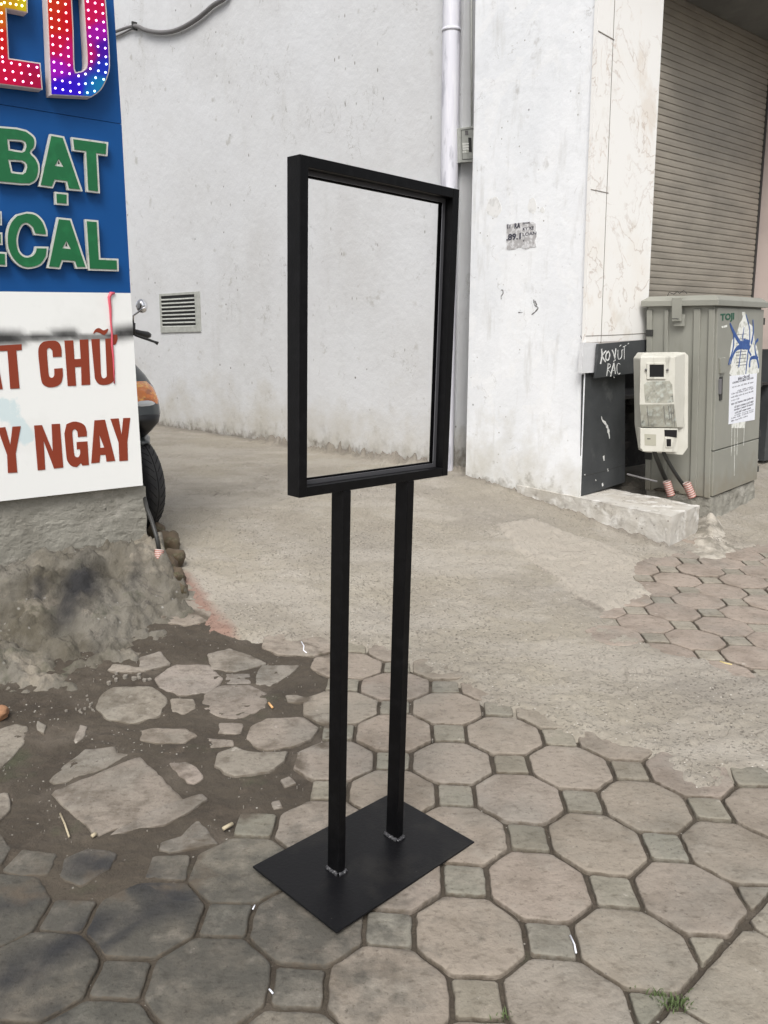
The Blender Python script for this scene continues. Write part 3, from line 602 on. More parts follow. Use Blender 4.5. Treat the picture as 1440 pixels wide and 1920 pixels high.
# the shutter
plS = Plane(K-plF.n*.22, eF, Kt-K)
s0 = plS.pt(1215, 640); e0 = (plS.pt(1404, 560)-plS.p)@plS.d; s_left = (plS.pt(1205, 560)-plS.p)@plS.d
us = plS.up; V0 = []; F0 = []; pitch_ = .043; nz = 88; zb = float((plF.pt(1209, 655)-K)@us)
prof = []
for k in range(nz):
    z = zb+k*pitch_; prof += [(z, -.002), (z+.0035, -.002), (z+.006, .0035), (z+pitch_*.6, .005), (z+pitch_-.003, .004), (z+pitch_-.0005, -.002)]
for s_ in (s_left-.05, e0+.03):
    for z, o_ in prof: V0.append(K-plF.n*.22+eF*s_+us*z+plS.n*o_)
n = len(prof)
for i in range(n-1): F0.append((i, i+1, n+i+1, n+i))
sh = mo('roller_shutter', V0, F0, mShut, cb)
MB().box(K-plF.n*.24+eF*(e0+.045)+us*2.1, eF, .03, us, 4.4, plF.n, .06).out('shutter_guide', mHinge, cb)
wr = MB(); wr.box(K+eF*(e0+.06+1.5)+us*(2.75)-plF.n*.15, eF, 3.0, us, 4.0-.2, plF.n, .3); wr.out('pink_marble_wall', mMarb2, cb)
zj = (plF.pt(1437, 634)-K)@us
wr.V and None
MB().box(K+eF*(e0+.06+1.5)+us*(.4)-plF.n*.12, eF, 3.0, us, .9, plF.n, .2).out('dark_plinth_panel', mGrayPaint, cb)
jt2 = MB()
for zz in (1.3, 1.9, 2.5, 3.1, 3.7): jt2.box(K+eF*(e0+.06+1.5)+us*zz+plF.n*.001, eF, 3.0, us, .004, plF.n, .004)
jt2.out('wall_joint', M('grout_dark', (.1, .07, .06), .9), cb)
# canopy over the shutter
c0 = plS.pt(1300, 0, .0); zc = plS.pt(1435, 88)[2]
zc2 = max(zc, plS.pt(1330, 8)[2])
cz = plS.pt(1440, 68)
A_ = plS.pt(1300, -25); B_ = plS.pt(1442, 95); 
cn = MB(); A1 = K+eF*(s_left-.1)-plF.n*.2; A2 = K+eF*(e0+3)-plF.n*.2
zc_ = float(B_[2]); cn.hexa([lo(A1, zc_), lo(A2, zc_), lo(A2+plF.n*.62, zc_+.05), lo(A1+plF.n*.62, zc_+.05), lo(A1, zc_+.3), lo(A2, zc_+.3), lo(A2+plF.n*.62, zc_+.22), lo(A1+plF.n*.62, zc_+.22)])
cnp = cn.out('canopy', mCanopy, cb, bevel=.006)
# hand-painted words on the dark lintel
def stroke(m, plane, pts, wd, off, th=.0012, wob=0):
    P = [plane.pt(x, y, off) for x, y in pts]; n = len(P); A = []; B = []
    for i, p in enumerate(P):
        t = P[min(i+1, n-1)]-P[max(i-1, 0)]; t /= np.linalg.norm(t)+1e-9; s_ = np.cross(t, plane.n)
        w_ = (wd[i] if hasattr(wd, '__len__') else wd)*(1+wob*(rng.random()-.5))/2; A.append(p-s_*w_); B.append(p+s_*w_)
    b = len(m.V)
    for a1, b1 in zip(A, B): m.V += [tuple(a1), tuple(b1), tuple(a1-plane.n*th), tuple(b1-plane.n*th)]
    for i in range(n-1):
        q = b+i*4; m.F += [(q, q+1, q+5, q+4), (q+2, q+6, q+7, q+3), (q, q+4, q+6, q+2), (q+1, q+3, q+7, q+5)]
    m.F += [(b, b+2, b+3, b+1), (b+(n-1)*4, b+(n-1)*4+1, b+(n-1)*4+3, b+(n-1)*4+2)]
def lerp(pts, k=4):
    out = []
    for i in range(len(pts)-1):
        for j in range(k): t = j/k; out.append((pts[i][0]*(1-t)+pts[i+1][0]*t, pts[i][1]*(1-t)+pts[i+1][1]*t))
    return out+[pts[-1]]
def cr(pts, k=5, closed=False):
    n = len(pts); out = []
    for i in range(n if closed else n-1):
        g_ = lambda j: np.array(pts[j % n] if closed else pts[min(max(j, 0), n-1)], float)
        a, b, c, d = g_(i-1), g_(i), g_(i+1), g_(i+2)
        for j in range(k):
            t = j/k; out.append(tuple(.5*((2*b)+(-a+c)*t+(2*a-5*b+4*c-d)*t*t+(-a+3*b-3*c+d)*t**3)))
    if not closed: out.append(tuple(pts[-1]))
    return out
c7 = lambda x, y: (1060+x/5.538, 620+y/5.538)
tx = MB()
for L, wd in [([(378,190),(382,260),(368,345)],.013),([(425,210),(385,262),(420,325)],.010),([(452,215),(428,240),(422,290),(440,308),(456,290),(462,245),(450,215)],.010),([(487,200),(505,245),(515,285),(520,240),(528,185)],.009),
    ([(515,290),(522,312)],.004),([(548,200),(548,270),(555,295),(575,290),(588,260),(588,200)],.005),([(590,205),(603,195)],.004),([(600,170),(632,155)],.004),([(615,160),(613,298)],.004),([(565,165),(580,148)],.003),([(650,140),(662,130)],.004),
    ([(447,345),(440,400),(432,470)],.005),([(442,345),(465,350),(468,375),(442,400),(465,430),(478,458)],.005),([(508,335),(490,400),(472,475)],.009),([(508,335),(515,390),(522,450)],.007),([(485,415),(518,410)],.004),([(505,480),(510,490)],.004),([(500,320),(515,310)],.004),
    ([(572,350),(550,340),(538,370),(540,425),(555,452),(572,440)],.005)]:
    stroke(tx, plF, cr([c7(*q) for q in L], 4), wd*.8, .0475, .003, .5)
tx.out('painted_words', mWhitePaint, lin_)
sm = MB()
for L, wd in [([(375,890),(385,930),(415,960),(440,1010),(455,1080),(460,1120)],[.004,.008,.014,.02,.016,.008]),([(398,1300),(403,1350)],.014),([(385,1585),(390,1615)],.012),([(440,1435),(445,1460)],.01),([(315,1545),(320,1560)],.006),([(200,1492),(206,1500)],.007)]:
    sm = MB(); stroke(sm, plF, cr([c7(*q) for q in L], 4), wd if not hasattr(wd, '__len__') else list(np.interp(np.linspace(0, 1, len(cr(L, 4))), np.linspace(0, 1, len(wd)), wd)), -.0012, .001, .9); sm.out('paint_splash', mWhitePaint, cb)
stroke(tx2 := MB(), plF, [c7(170,1515), c7(400,1460), c7(640,1385)], .003, -.0012, .001); tx2.out('door_seam', mHinge, cb)

# recess wall strip + little grey box
rcw = MB(); q0 = plP.pt(873, 893)-plP.n*.22; q1 = W1b
e_r = np.array([.8, -.35, 0]); 
R0 = lo(plW.pt(843, 882), 0)+np.array([.02, .02, 0]); R1 = R0+(-plP.n)*-.0
plR = Plane(plW.pt(850, 885)+plW.n*.03, vdir(2520))
r0 = plR.pt(853, 886); r1 = r0+plR.d*1.0
wallbox(r0, r1, -.1, 5.6, .12, plR.n, 'recess_wall', mWall, parent=cb)
nl = thing('distribution_box', tuple(plR.pt(873, 303)), 'small grey electrical box behind the drainpipe, beside the white pillar', 'electrical box')
slab('box_body', plR, [(861,240),(895,235),(895,303),(863,305)], .0, .05, mGrey, parent=nl, bevel=.003)
jb = MB(); 
for a1, a2 in (((865,244),(895,240)),((865,244),(867,299)),((867,299),(895,297))): stroke(jb, plR, [a1, a2], .003, .0515, .001)
stroke(jb, plR, [(881,258),(882,285)], .03, .0515, .0012); jb.out('box_door_line', mHinge, nl)
stroke(jb := MB(), plR, [(872,249),(878,249)], .028, .0517, .0012); jb.out('round_badge', mConduit, nl)
jb = MB()
for yy in (270,275,280,285): stroke(jb, plR, [(867,yy),(879,yy-1)], .012, .0518, .001, .8)
jb.out('torn_label', mGlue, nl)
cbm = MB().tube([plR.pt(884, -200, .012), plR.pt(884, 100, .012), plR.pt(884.5, 236, .012)], .006, 8)
cbm.out('conduit', mGrey, None, label='thin grey conduit running down into the small electrical box', cat='conduit', smooth=True)
# drainpipe on the wall
pb = plW.pt(835, 878, .065); ptp = plW.pt(847, 0, .065); u_ = (ptp-pb)/np.linalg.norm(ptp-pb)
dp = thing('drainpipe', tuple(pb), 'thick glossy white drainpipe running up the alley wall behind the stand', 'drainpipe')
rp = .059
MB().tube([pb+np.array([0,0,-.1])]+[pb+u_*t for t in np.linspace(0, 5, 20)], rp, 28).out('pipe', mPVC, dp, smooth=True)
for zz in (2.9,): MB().tube([pb+u_*zz, pb+u_*(zz+.02)], rp+.004, 24).out('pipe_clip', mPVC, dp, smooth=True)
# cable on the wall
cab = thing('wall_cable', tuple(plW.pt(255, 55)), 'dark grey flexible cable sagging across the top of the alley wall', 'cable')
C1 = cr([(150,85),(215,60),(252,49),(275,57),(305,61),(335,55),(370,35),(400,10),(425,-8),(450,-60)], 6)
MB().tube([plW.pt(x, y, .03) for x, y in C1], [.014 if x < 252 else .02 for x, y in C1], 10).out('sleeve', mConduit, cab, smooth=True)
MB().tube([plW.pt(x, y, .02) for x, y in cr([(150,90),(215,69),(240,58),(253,52)], 5)], .008, 8).out('wire', mConduit, cab, smooth=True)
MB().box(plW.pt(253, 49, .02), plW.d, .02, [0,0,1], .07, plW.n, .06).out('clip', mHinge, cab)
# vent grille
vg = thing('vent_grille', tuple(plW.pt(335, 622)), 'square grey louvred vent grille set low in the alley wall', 'vent')
VT = [(298,551),(373,546),(376,622),(301,624)]; VI = [(301,555.5),(364,551.5),(367,611.5),(304,613)]
MB().prism([[plW.pt(*q, .012) for q in VT], [plW.pt(*q, .012) for q in VI][::-1]], -plW.n*.011).out('grille_frame', mGrey, vg, bevel=.002)
slab('grille_back', plW, VI, .002, .004, mDark, parent=vg)
for k in range(9):
    t = (k)/8; ya = 555.5+(613-555.5)*t; yb = 551.5+(611.5-551.5)*t; xa = 301+3*t; xb = 364+3*t
    if k == 0: continue
    hh = .9
    a1, a2, a3, a4 = plW.pt(xa, ya-hh-.8, .005), plW.pt(xb, yb-hh-.8, .005), plW.pt(xb, yb+.4, .013), plW.pt(xa, ya+.4, .013); dn = np.array([0,0,-.004])
    MB().hexa([a1, a2, a3, a4, a1+dn, a2+dn, a3+dn, a4+dn]).out('louvre', mGrey, vg)

# stained patches / torn posters on the pillar
c6 = lambda x, y: (780+x/3.694, 180+y/3.694)
tp = thing('torn_poster', tuple(plP.pt(975, 468)), 'torn grey flyer remnant with broken black lettering on the white pillar', 'poster')
mTorn = M('torn_flyer', (.42, .41, .41), .85, [('noise', (.7, .7, .71), .9, dict(sc=28, lo=.47, hi=.56)), ('noise', (.25, .24, .24), .5, dict(sc=16, lo=.58, hi=.68))])
slab('flyer_paper', plP, [c6(*q) for q in [(625,890),(690,882),(740,875),(812,872),(832,885),(828,930),(838,955),(826,1000),(832,1045),(790,1050),(760,1062),(715,1045),(690,1060),(650,1066),(628,1062)]], .0006, .0022, mTorn, parent=tp)
def text(s, plane, px, py, hpx, off, mat, parent, name, sx=1., font=None, bold=0, tilt=0, th=.0008, wpx=None):
    cu = bpy.data.curves.new(name, 'FONT'); cu.body = s; cu.size = 1; cu.offset = bold; cu.resolution_u = 2; cu.extrude = .5
    ob = link(bpy.data.objects.new('tmp', cu)); bpy.context.view_layer.update()
    me = bpy.data.meshes.new_from_object(ob.evaluated_get(bpy.context.evaluated_depsgraph_get())); bpy.data.objects.remove(ob)
    p0 = plane.pt(px, py, off); hgt = np.linalg.norm(plane.pt(px, py-hpx, off)-p0); sc = hgt/.72
    upv = plane.up-plane.n*(plane.up@plane.n); rt = np.cross(upv, plane.n)
    if wpx:
        ex = max(v.co.x for v in me.vertices)*sc; a1, _ = project(np.array([p0])); a2, _ = project(np.array([p0+rt*.05])); sx = wpx/(abs(a2[0]-a1[0])/.05*ex)
    c, s_ = math.cos(tilt), math.sin(tilt); r2 = rt*c+upv*s_; u2 = upv*c-rt*s_
    V = [p0+r2*(v.co.x*sc*sx)+u2*(v.co.y*sc)+plane.n*(v.co.z*2*th) for v in me.vertices]; Fc = [tuple(f.vertices) for f in me.polygons]
    bpy.data.meshes.remove(me); return mo(name, V, Fc, mat, parent)
for s, x, y, h_, wp_, b_ in [('.89.1', 624, 1000, 42, 100, .03), ('I', 630, 918, 30, 9, .03), ('I', 645, 916, 24, 8, .02), ('RA', 680, 918, 36, 42, .03), ('KY XE', 738, 932, 22, 76, .0), ('LOAN', 736, 970, 22, 96, 0), ('SHX', 740, 888, 12, 50, 0), ('T', 738, 1010, 14, 14, 0)]:
    x_, y_ = c6(x, y); text(s, plP, x_, y_, h_/3.694, .003, mInk, tp, 'printed_words', bold=b_, wpx=wp_/3.694)
scr = MB()
for L, wd in [([(588,1345),(600,1345),(602,1370),(590,1385),(590,1408)],.006),([(815,1410),(822,1450),(845,1465),(830,1490),(800,1515)],.006),([(825,1420),(835,1450)],.008),([(708,1500),(738,1498)],.005),([(1140,1660),(1150,1690)],.004)]:
    scr = MB(); stroke(scr, plP, cr([c6(*q) for q in L], 4), wd, .0012, .0008, 1.2); scr.out('scuff_mark', mConduit, cb)
mPaste = M('paste_white', (.80, .80, .79), .8, [('noise', (.6, .6, .59), .7, dict(sc=20, lo=.5, hi=.62))])
for cx, cy, rx, ry in [(540,770,52,70),(805,760,30,55),(875,790,16,20)]:
    pts = [c6(cx+rx*math.cos(t)*(1+.1*math.sin(3*t)), cy+ry*math.sin(t)*(1+.1*math.cos(5*t))) for t in np.linspace(0, 2*math.pi, 22)[:-1]]
    glm = MB().prism([[plP.pt(x, y, .0008) for x, y in pts]], -plP.n*.0008); glm.out('paste_patch', mPaste, cb)

# ================================================================ LEDGE
upz = np.array([0, 0, 1.])
B3 = plP.pt(1262, 968); zl = B3[2]; A3 = plP.pt(1060, 925); A3[2] = max(A3[2], zl-.0)
Kl = K
C3 = at_z(1312, 948, zl); back = C3+(-dP)*1.5
dE = (C3-B3)/np.linalg.norm(C3-B3)
pr = plP.n*.015
top = [K-dP*.10+pr, B3+pr, C3, C3-dP*.75, K-plF.n*.6+eF*.9, K-plF.n*.5]
top = [np.array([p[0], p[1], zl+(K[2]-zl)*min(1, max(0, (B3-p)@dP/np.linalg.norm(B3-K)))]) for p in top]
lg = MB(); n = len(top); lg.prism([top], (0, 0, -.4)); ledge = lg.out('concrete_ledge', mLedge, None, label='low whitewashed concrete step with chipped corner in front of the grey door', cat='ledge', base=(B3[0], B3[1], 0))
subdiv(ledge, .022); roughen(ledge, .006, 4, .0025, 22)
# mortar and rubble beside the step
def blob(name, c, r, mat, seed=0, sq=(1, 1, 1), parent=None, sub=3, amp=.3, **kw):
    bm = bmesh.new(); bmesh.ops.create_icosphere(bm, subdivisions=sub, radius=1)
    for v in bm.verts:
        d = v.co.normalized(); k = 1-.16*(max(0, abs(d.x+.3*d.z)-.6)+max(0, abs(d.z-.2*d.y)-.62)+max(0, abs(d.y+.25*d.x)-.6))*2+amp*mn.fractal(d*1.3+Vector((seed*7.1, 0, 0)), 1., 2., 4)+amp*.35*mn.noise(d*6+Vector((seed, 0, 0)))
        v.co = Vector((d.x*sq[0], d.y*sq[1], d.z*sq[2]))*k*r
    V = [np.array(v.co)+np.array(c) for v in bm.verts]; Fc = [[v.index for v in f.verts] for f in bm.faces]; bm.free()
    return mo(name, V, Fc, mat, parent, smooth=True, base=c if parent is None else None, **kw)
mort = MB()
def heap(name, outline, peak, hgt, mat, label, cat, amp=.03, res=.010, flat=.0):
    OL = P2(outline); OA = np.array(OL); x0, y0 = OA.min(0); x1, y1 = OA.max(0)
    def fn(x, y):
        P = np.column_stack([x, y]); D = segd(P, OL+[OL[0]]); sd_ = np.where(inside(P, OL), D, -D)+.02*vnoise(x, y, 9, 77)
        pk = G(*peak)[:2]; dd = np.hypot(x-pk[0], y-pk[1]); r_ = np.clip(sd_/.12, 0, 1)
        return zt(x, y)-.02+r_**.6*(.03+hgt*np.exp(-(dd/.22)**2)+flat)+amp*vnoise(x, y, 12, 51)*r_
    o = grid(x0, x1, y0, y1, res, res*.8, fn, name, mat, drop=lambda V: (V[:, 2]-zt(V[:, 0], V[:, 1])) < -.012); o['label'] = label; o['category'] = cat; return o
heap('mortar_heap', [(1262,1034),(1300,985),(1318,955),(1345,960),(1372,1012),(1400,1035),(1394,1052),(1360,1058),(1305,1048)], (1318,985), .09, mMortar, 'pale broken mortar spill between the low step and the cabinet plinth', 'mortar')
# meter box
Ym = at_z(1262, 929, zl)[1]-.08
plM = Plane(at_y(1236, 850, Ym), np.array([1., .12, 0]))
mx = thing('meter_box', tuple(at_y(1236, 850, Ym)), 'cream plastic electricity meter box hanging above the step beside the grey cabinet', 'meter box')
c7b = c7
def quadbox(name, pl, L, o0, o1, mat, parent, bevel=.003, **kw): return slab(name, pl, [c7(*q) for q in L], o0, o1, mat, parent=parent, bevel=bevel, **kw)
# side profile body: rear shell and the tapered front cover
quadbox('rear_shell', plM, [(822,232),(1247,226),(1280,260),(1275,1215),(1222,1290),(830,1262),(790,1000),(778,290)], -.10, .0, mBoxP, mx, .004)
fc = MB(); f0 = [(775,268),(1240,245),(1262,262),(1250,1010),(790,1000),(770,760)]
fr_ = [plM.pt(*c7(x, y), .07) for x, y in [(778,270),(1140,268),(1132,760),(768,765)]]
bk_ = [plM.pt(*c7(x, y), .0) for x, y in [(800,235),(1247,228),(1240,800),(785,765)]]
lowf = [plM.pt(*c7(x, y), .035) for x, y in [(1165,1008),(788,1000)]]; lowb = [plM.pt(*c7(x, y), 0) for x, y in [(1235,1010),(790,1000)]]
V = fr_+bk_+lowf+lowb
fc.add(V, [(0,1,2,3),(0,4,5,1),(1,5,6,2),(3,7,4,0),(3,2,8,9),(2,6,10,8),(9,11,7,3),(8,10,11,9),(4,7,6,5),(7,11,10,6)]); fc.out('front_cover', mBoxP, mx, bevel=.006)
quadbox('lower_cover', plM, [(778,1012),(1170,1018),(1172,1262),(805,1255),(800,1235),(782,1225)], .0, .04, mBoxP, mx)
wf = MB().prism([[plM.pt(*c7(*q), .078) for q in [(848,335),(1045,330),(1045,505),(848,505)]], [plM.pt(*c7(*q), .078) for q in [(876,353),(876,482),(1026,482),(1026,353)]]], -plM.n*.012).out('window_frame', mBoxP, mx, bevel=.002)
quadbox('window_glass', plM, [(876,353),(1026,353),(1026,482),(876,482)], .060, .0725, mDark, wf, 0)
quadbox('grimy_label', plM, [(815,560),(850,530),(1080,520),(1110,560),(1125,740),(1060,752),(830,745)], .068, .0715, mDirtP, mx, 0)
sl_ = [plM.pt(*c7(x, y), o_) for x, y, o_ in [(772,768,.0715),(1130,765,.0715),(1160,1000,.0375),(790,996,.0375)]]
MB().prism([sl_], -plM.n*.001).out('grimy_slope', mDirtP, mx)
quadbox('coin_recess', plM, [(822,1072),(942,1078),(942,1195),(825,1190)], .02, .0415, M('recess_tan', (.38, .37, .30), .6), mx, 0)
quadbox('black_window', plM, [(1030,1030),(1160,1032),(1158,1110),(1085,1100),(1032,1095)], .02, .0425, mDark, mx, 0)
kf = quadbox('switch_frame', plM, [(1038,1110),(1105,1108),(1106,1215),(1042,1215)], .02, .046, mBoxP, mx, .002); quadbox('switch_hole', plM, [(1050,1125),(1098,1125),(1098,1202),(1052,1202)], .02, .0468, mDark, kf, 0)
quadbox('coin_slot', plM, [(850,1118),(884,1118),(884,1128),(850,1128)], .02, .0422, mHinge, mx, 0)
for cx in (838, 1062): MB().tube([plM.pt(*c7(cx, 405), .06), plM.pt(*c7(cx, 405), .082)], .007, 12).out('screw', mConduit, mx, smooth=True)
lk = MB()
for x0 in (848, 1022, 1070, 1090, 1118): stroke(lk, plM, [c7(x0, 780), c7(x0+6, 860), c7(x0+18, 995)], .003, .0, .001)
# drips follow the sloped cover
dr = MB()
for x0, l_ in ((848,1), (1022,.9), (1072,.7), (1095,.9), (1118,1)):
    pts = []
    for t in np.linspace(0, l_, 6): pts.append(plM.pt(*c7(x0+18*t, 780+215*t), .0725-.0345*(.06+.93*t)))
    MB().tube(pts, .0014, 5).out('rust_drip', mConduit, mx)
for (xa, ya), (xm, ym), (xb, yb) in (((925,1255),(1000,1400),(1075,1580)), ((1020,1265),(1120,1430),(1265,1620))):
    a1 = plM.pt(*c7(xa, ya), .0); b1 = at_z(*c7(xb, yb+30), zl+.03); m1 = (a1+b1)/2+np.array([0, 0, -.01])+np.array([(-.004 if xa < 1000 else -.012), 0, 0])
    kb = thing('power_cable', tuple(b1), 'black cable from the meter box into the '+('left' if xa < 1000 else 'right')+' red striped conduit on the step', 'cable', 'cables under the meter box')
    pts = [a1*(1-t)**2+2*m1*t*(1-t)+b1*t*t for t in np.linspace(0, 1, 12)]
    MB().tube([np.array(a1)+[0, .01, .03]]+pts, .0135 if xa < 1000 else .0115, 10).out('sheath', mHinge, kb, smooth=True)
def corr(name, a, b, r, n, label, loc_=None):
    a, b = np.array(a, float), np.array(b, float); t_ = thing(name, tuple(a), label, 'conduit', 'red striped conduit stubs')
    mw, mr_ = MB(), MB()
    for k in range(n):
        p = a+(b-a)*(k/n); q = a+(b-a)*((k+.5)/n); s = a+(b-a)*((k+1)/n)
        mr_.tube([p, (p+q)/2, q], [r, r*1.12, r], 16, False); mw.tube([q, (q+s)/2, s], [r, r*.96, r], 16, False)
    mr_.out('red_rings', mStripeR, t_, smooth=True); mw.out('white_rings', mStripeW, t_, smooth=True); return t_
for (x0, y0), (x1, y1), lb in (((1258,929),(1250,902),'left red striped corrugated conduit stub rising from the step under the meter box'), ((1298,932),(1287,905),'right red striped corrugated conduit stub leaning beside the cabinet corner')):
    a1 = at_z(x0, y0, zl-.005); b1 = at_y(x1, y1, a1[1]+.005); corr('conduit_stub', a1, b1, .024, 7, lb)
blob('debris_pile', at_z(1262, 918, zl), .085, mSoil, 5, (1.5, .8, .16), label='dark debris around the conduit stubs on top of the step', cat='debris', sub=4)
# ================================================================ CABINET
vC = vdir(2150); vN = np.array([-vC[1], vC[0], 0])
CB = at_y(1331, 934, 4.95)
ztop = at_y(1341, 573, 4.95)[2]; zbot = CB[2]
plC = Plane(CB, vC, at_y(1341, 573, 4.95)-CB); plCs = Plane(CB, vN, plC.up)
wC = (plC.pt(1421, 820)-CB)@plC.d; dC = abs((plCs.pt(1222, 700)-CB)@plCs.d); hC = np.linalg.norm(at_y(1341, 573, 4.95)-CB)
cbn = thing('street_cabinet', (CB[0], CB[1], CB[2]), 'tall grey-green steel utility cabinet with graffiti and a pasted notice on its door', 'cabinet')
def cbox(a0, a1, b0, b1, z0, z1): # a along front, b into depth
    c = lambda a, b, z: CB+vC*a+vN*b+plC.up*z
    return [c(a0,b0,z0), c(a1,b0,z0), c(a1,b1,z0), c(a0,b1,z0), c(a0,b0,z1), c(a1,b0,z1), c(a1,b1,z1), c(a0,b1,z1)]
MB().hexa(cbox(.006, wC, .006, dC, 0, hC)).out('cabinet_body', mCab, cbn, bevel=.003)
zs = (plC.pt(1332, 847)-CB)@plC.up
dr1 = MB().hexa(cbox(.012, wC-.004, -.012, .006, zs+.004, hC-.012)).out('upper_door', mCab, cbn, bevel=.003)
MB().hexa(cbox(.012, wC-.004, -.012, .006, .01, zs-.003)).out('lower_door', mCab, cbn, bevel=.003)
pi = MB()
for b0, b1 in ((.0, .035), (.085, .125), (dC-.14, dC-.115), (dC-.035, dC)): pi.hexa(cbox(-.008, .007, b0, b1, 0, hC-.02))
pi.out('side_rib', mCab, cbn, bevel=.003)
# lid with chamfered sides
z0, z1, z2 = hC, hC+.035, hC+.062; c = lambda a, b, z: CB+vC*a+vN*b+plC.up*z
ov = .028; V = [c(-ov,-ov,z0), c(wC+ov,-ov,z0), c(wC+ov,dC+ov,z0), c(-ov,dC+ov,z0), c(-ov,-ov,z1), c(wC+ov,-ov,z1), c(wC+ov,dC+ov,z1), c(-ov,dC+ov,z1), c(-ov+.05,-ov+.03,z2), c(wC+ov-.05,-ov+.03,z2), c(wC+ov-.05,dC+ov-.03,z2), c(-ov+.05,dC+ov-.03,z2)]
MB().add(V, [(3,2,1,0),(0,1,5,4),(1,2,6,5),(2,3,7,6),(3,0,4,7),(4,5,9,8),(5,6,10,9),(6,7,11,10),(7,4,8,11),(8,9,10,11)]).out('lid', mCab, cbn, bevel=.003)
bM = dC*.52
MB().hexa(cbox(-ov-.006, -ov+.01, bM-.03, bM+.03, hC-.09, hC+.05)).out('lid_hasp', mCab, cbn, bevel=.002)
MB().hexa(cbox(-.022, -.006, bM-.045, bM+.02, hC-.12, hC-.05)).out('hasp_plate', mCab, cbn, bevel=.002)
MB().tube([c(-.05, bM-.02, hC-.075), c(-.05, bM+.02, hC-.075)], .003, 6).out('hasp_pin', mHinge, cbn)
w_ = MB(); w_.tube([c(-ov-.002, bM+.06, z2+.0), c(-ov, bM+.05, z2+.02), c(-ov, bM+.02, z2+.008), c(-ov, bM, z2+.024), c(-ov, bM-.015, z2+.012), c(-ov, bM-.04, z2+.03), c(-ov, bM-.06, z2+.01)], .0022, 6); w_.out('twisted_wire', mHinge, cbn)
for z_ in (hC-.11, hC-.86 if hC > 1 else hC*.3): MB().hexa(cbox(wC-.004, wC+.014, -.016, .012, z_, z_+.045)).out('hinge', mHinge, cbn, bevel=.002)
for z_ in (hC-.42-.1, .06): MB().hexa(cbox(wC-.004, wC+.012, -.016, .012, z_, z_+.04)).out('hinge', mHinge, cbn, bevel=.002)
for z_ in (hC-.14,): MB().hexa(cbox(-.012, .004, dC-.04, dC+.004, z_-.04, z_)).out('side_hinge', mHinge, cbn, bevel=.002)
MB().hexa(cbox(-.012, .004, dC-.04, dC+.004, .2, .25)).out('side_hinge', mHinge, cbn, bevel=.002)
c5 = lambda x, y: (1040+x/3.2, 520+y/3.2)
slab('handle_plate', plC, [c5(*q) for q in [(996,485),(1026,480),(1026,572),(998,578)]], .012, .024, mCab, parent=dr1, bevel=.002)
slab('lock_handle', plC, [c5(*q) for q in [(992,598),(1010,595),(1006,735),(990,740)]], .012, .0165, mHinge, parent=dr1); slab('lock_bar', plC, [c5(*q) for q in [(996,610),(1003,610),(1001,700),(995,702)]], .012, .026, mBare, parent=dr1, bevel=.002)
text('TOJI', plC, 1351, 601, 12.5, .0135, mDkGreen, dr1, 'maker_mark', 1.25, bold=.03, wpx=26)
gl = MB()
for L in [[(1140,205),(1150,235),(1160,270),(1190,300),(1200,380),(1220,440),(1225,520),(1210,585),(1060,590),(1060,540),(1050,500),(1065,380),(1090,350),(1110,280),(1125,255)], [(1125,208),(1137,208),(1136,230),(1126,228)],[(1000,295),(1035,285),(1035,298),(1005,305)],[(1060,880),(1145,860),(1140,905),(1062,905)]]:
    MB().prism([[plC.pt(*c5(*q), .0135) for q in (cr(L, 3, True) if len(L) > 6 else L)]], -plC.n*.001).out('paste_smear', mGlue, dr1)
for x0, l_ in ((1064, 170), (1082, 290), (1098, 170), (1138, 110)): gl = MB(); stroke(gl, plC, [c5(x0, 900), c5(x0-4, 900+l_)], .004, .0133, .001); gl.out('paste_drip', mGlue, dr1)
bs = MB()
for L, wd in [([(1052,275),(1075,330),(1110,390),(1130,400)],[.008,.02,.02,.025]),([(1075,320),(1072,420),(1050,500),(1045,525)],[.012,.012,.013,.012]),([(1130,400),(1170,405)],[.05,.04]),([(1130,410),(1090,430),(1065,480),(1055,520)],[.03,.018,.014,.01]),
    ([(1170,390),(1170,310),(1155,250),(1147,222)],[.012,.01,.01,.006]),([(1190,255),(1192,330),(1180,400)],[.01,.014,.02]),([(1137,300),(1125,380),(1105,540)],[.006,.01,.011]),([(1165,400),(1155,500),(1147,580)],[.01,.012,.01]),
    ([(1222,372),(1205,395),(1203,440),(1218,500),(1225,545)],[.014,.012,.012,.018,.012]),([(1170,540),(1175,490),(1205,480),(1220,490)],[.018,.014,.016,.02]),([(1180,470),(1165,440),(1175,410)],[.01,.012,.012])]:
    n_ = len(L); P_ = cr([c5(*q) for q in L], 5); ws = np.interp(np.linspace(0, n_-1, len(P_)), range(n_), wd if hasattr(wd, '__len__') else [wd]*n_)
    stroke(bs, plC, P_, list(ws*1.45), .0142+.0001*rng.random(), .0005, .15)
bs.out('graffiti', mBlueInk, dr1)
rib = MB()
for yy in (345,372,395,418,450,468,490,512,530): stroke(rib, plC, [c5(1088, yy), c5(1150, yy-6)], .0035, .0137, .0004, .8)
rib.out('old_notice_print', mInk, dr1)
nt_ = thing('pasted_notice', tuple(plC.pt(1390, 790)), 'white printed apartment notice pasted on the cabinet door below the blue graffiti', 'notice')
slab('notice_paper', plC, [c5(*q) for q in [(1052,592),(1214,576),(1200,855),(1045,882)]], .0128, .0150, mPaper, parent=nt_)
tl = math.atan2(0, 1)
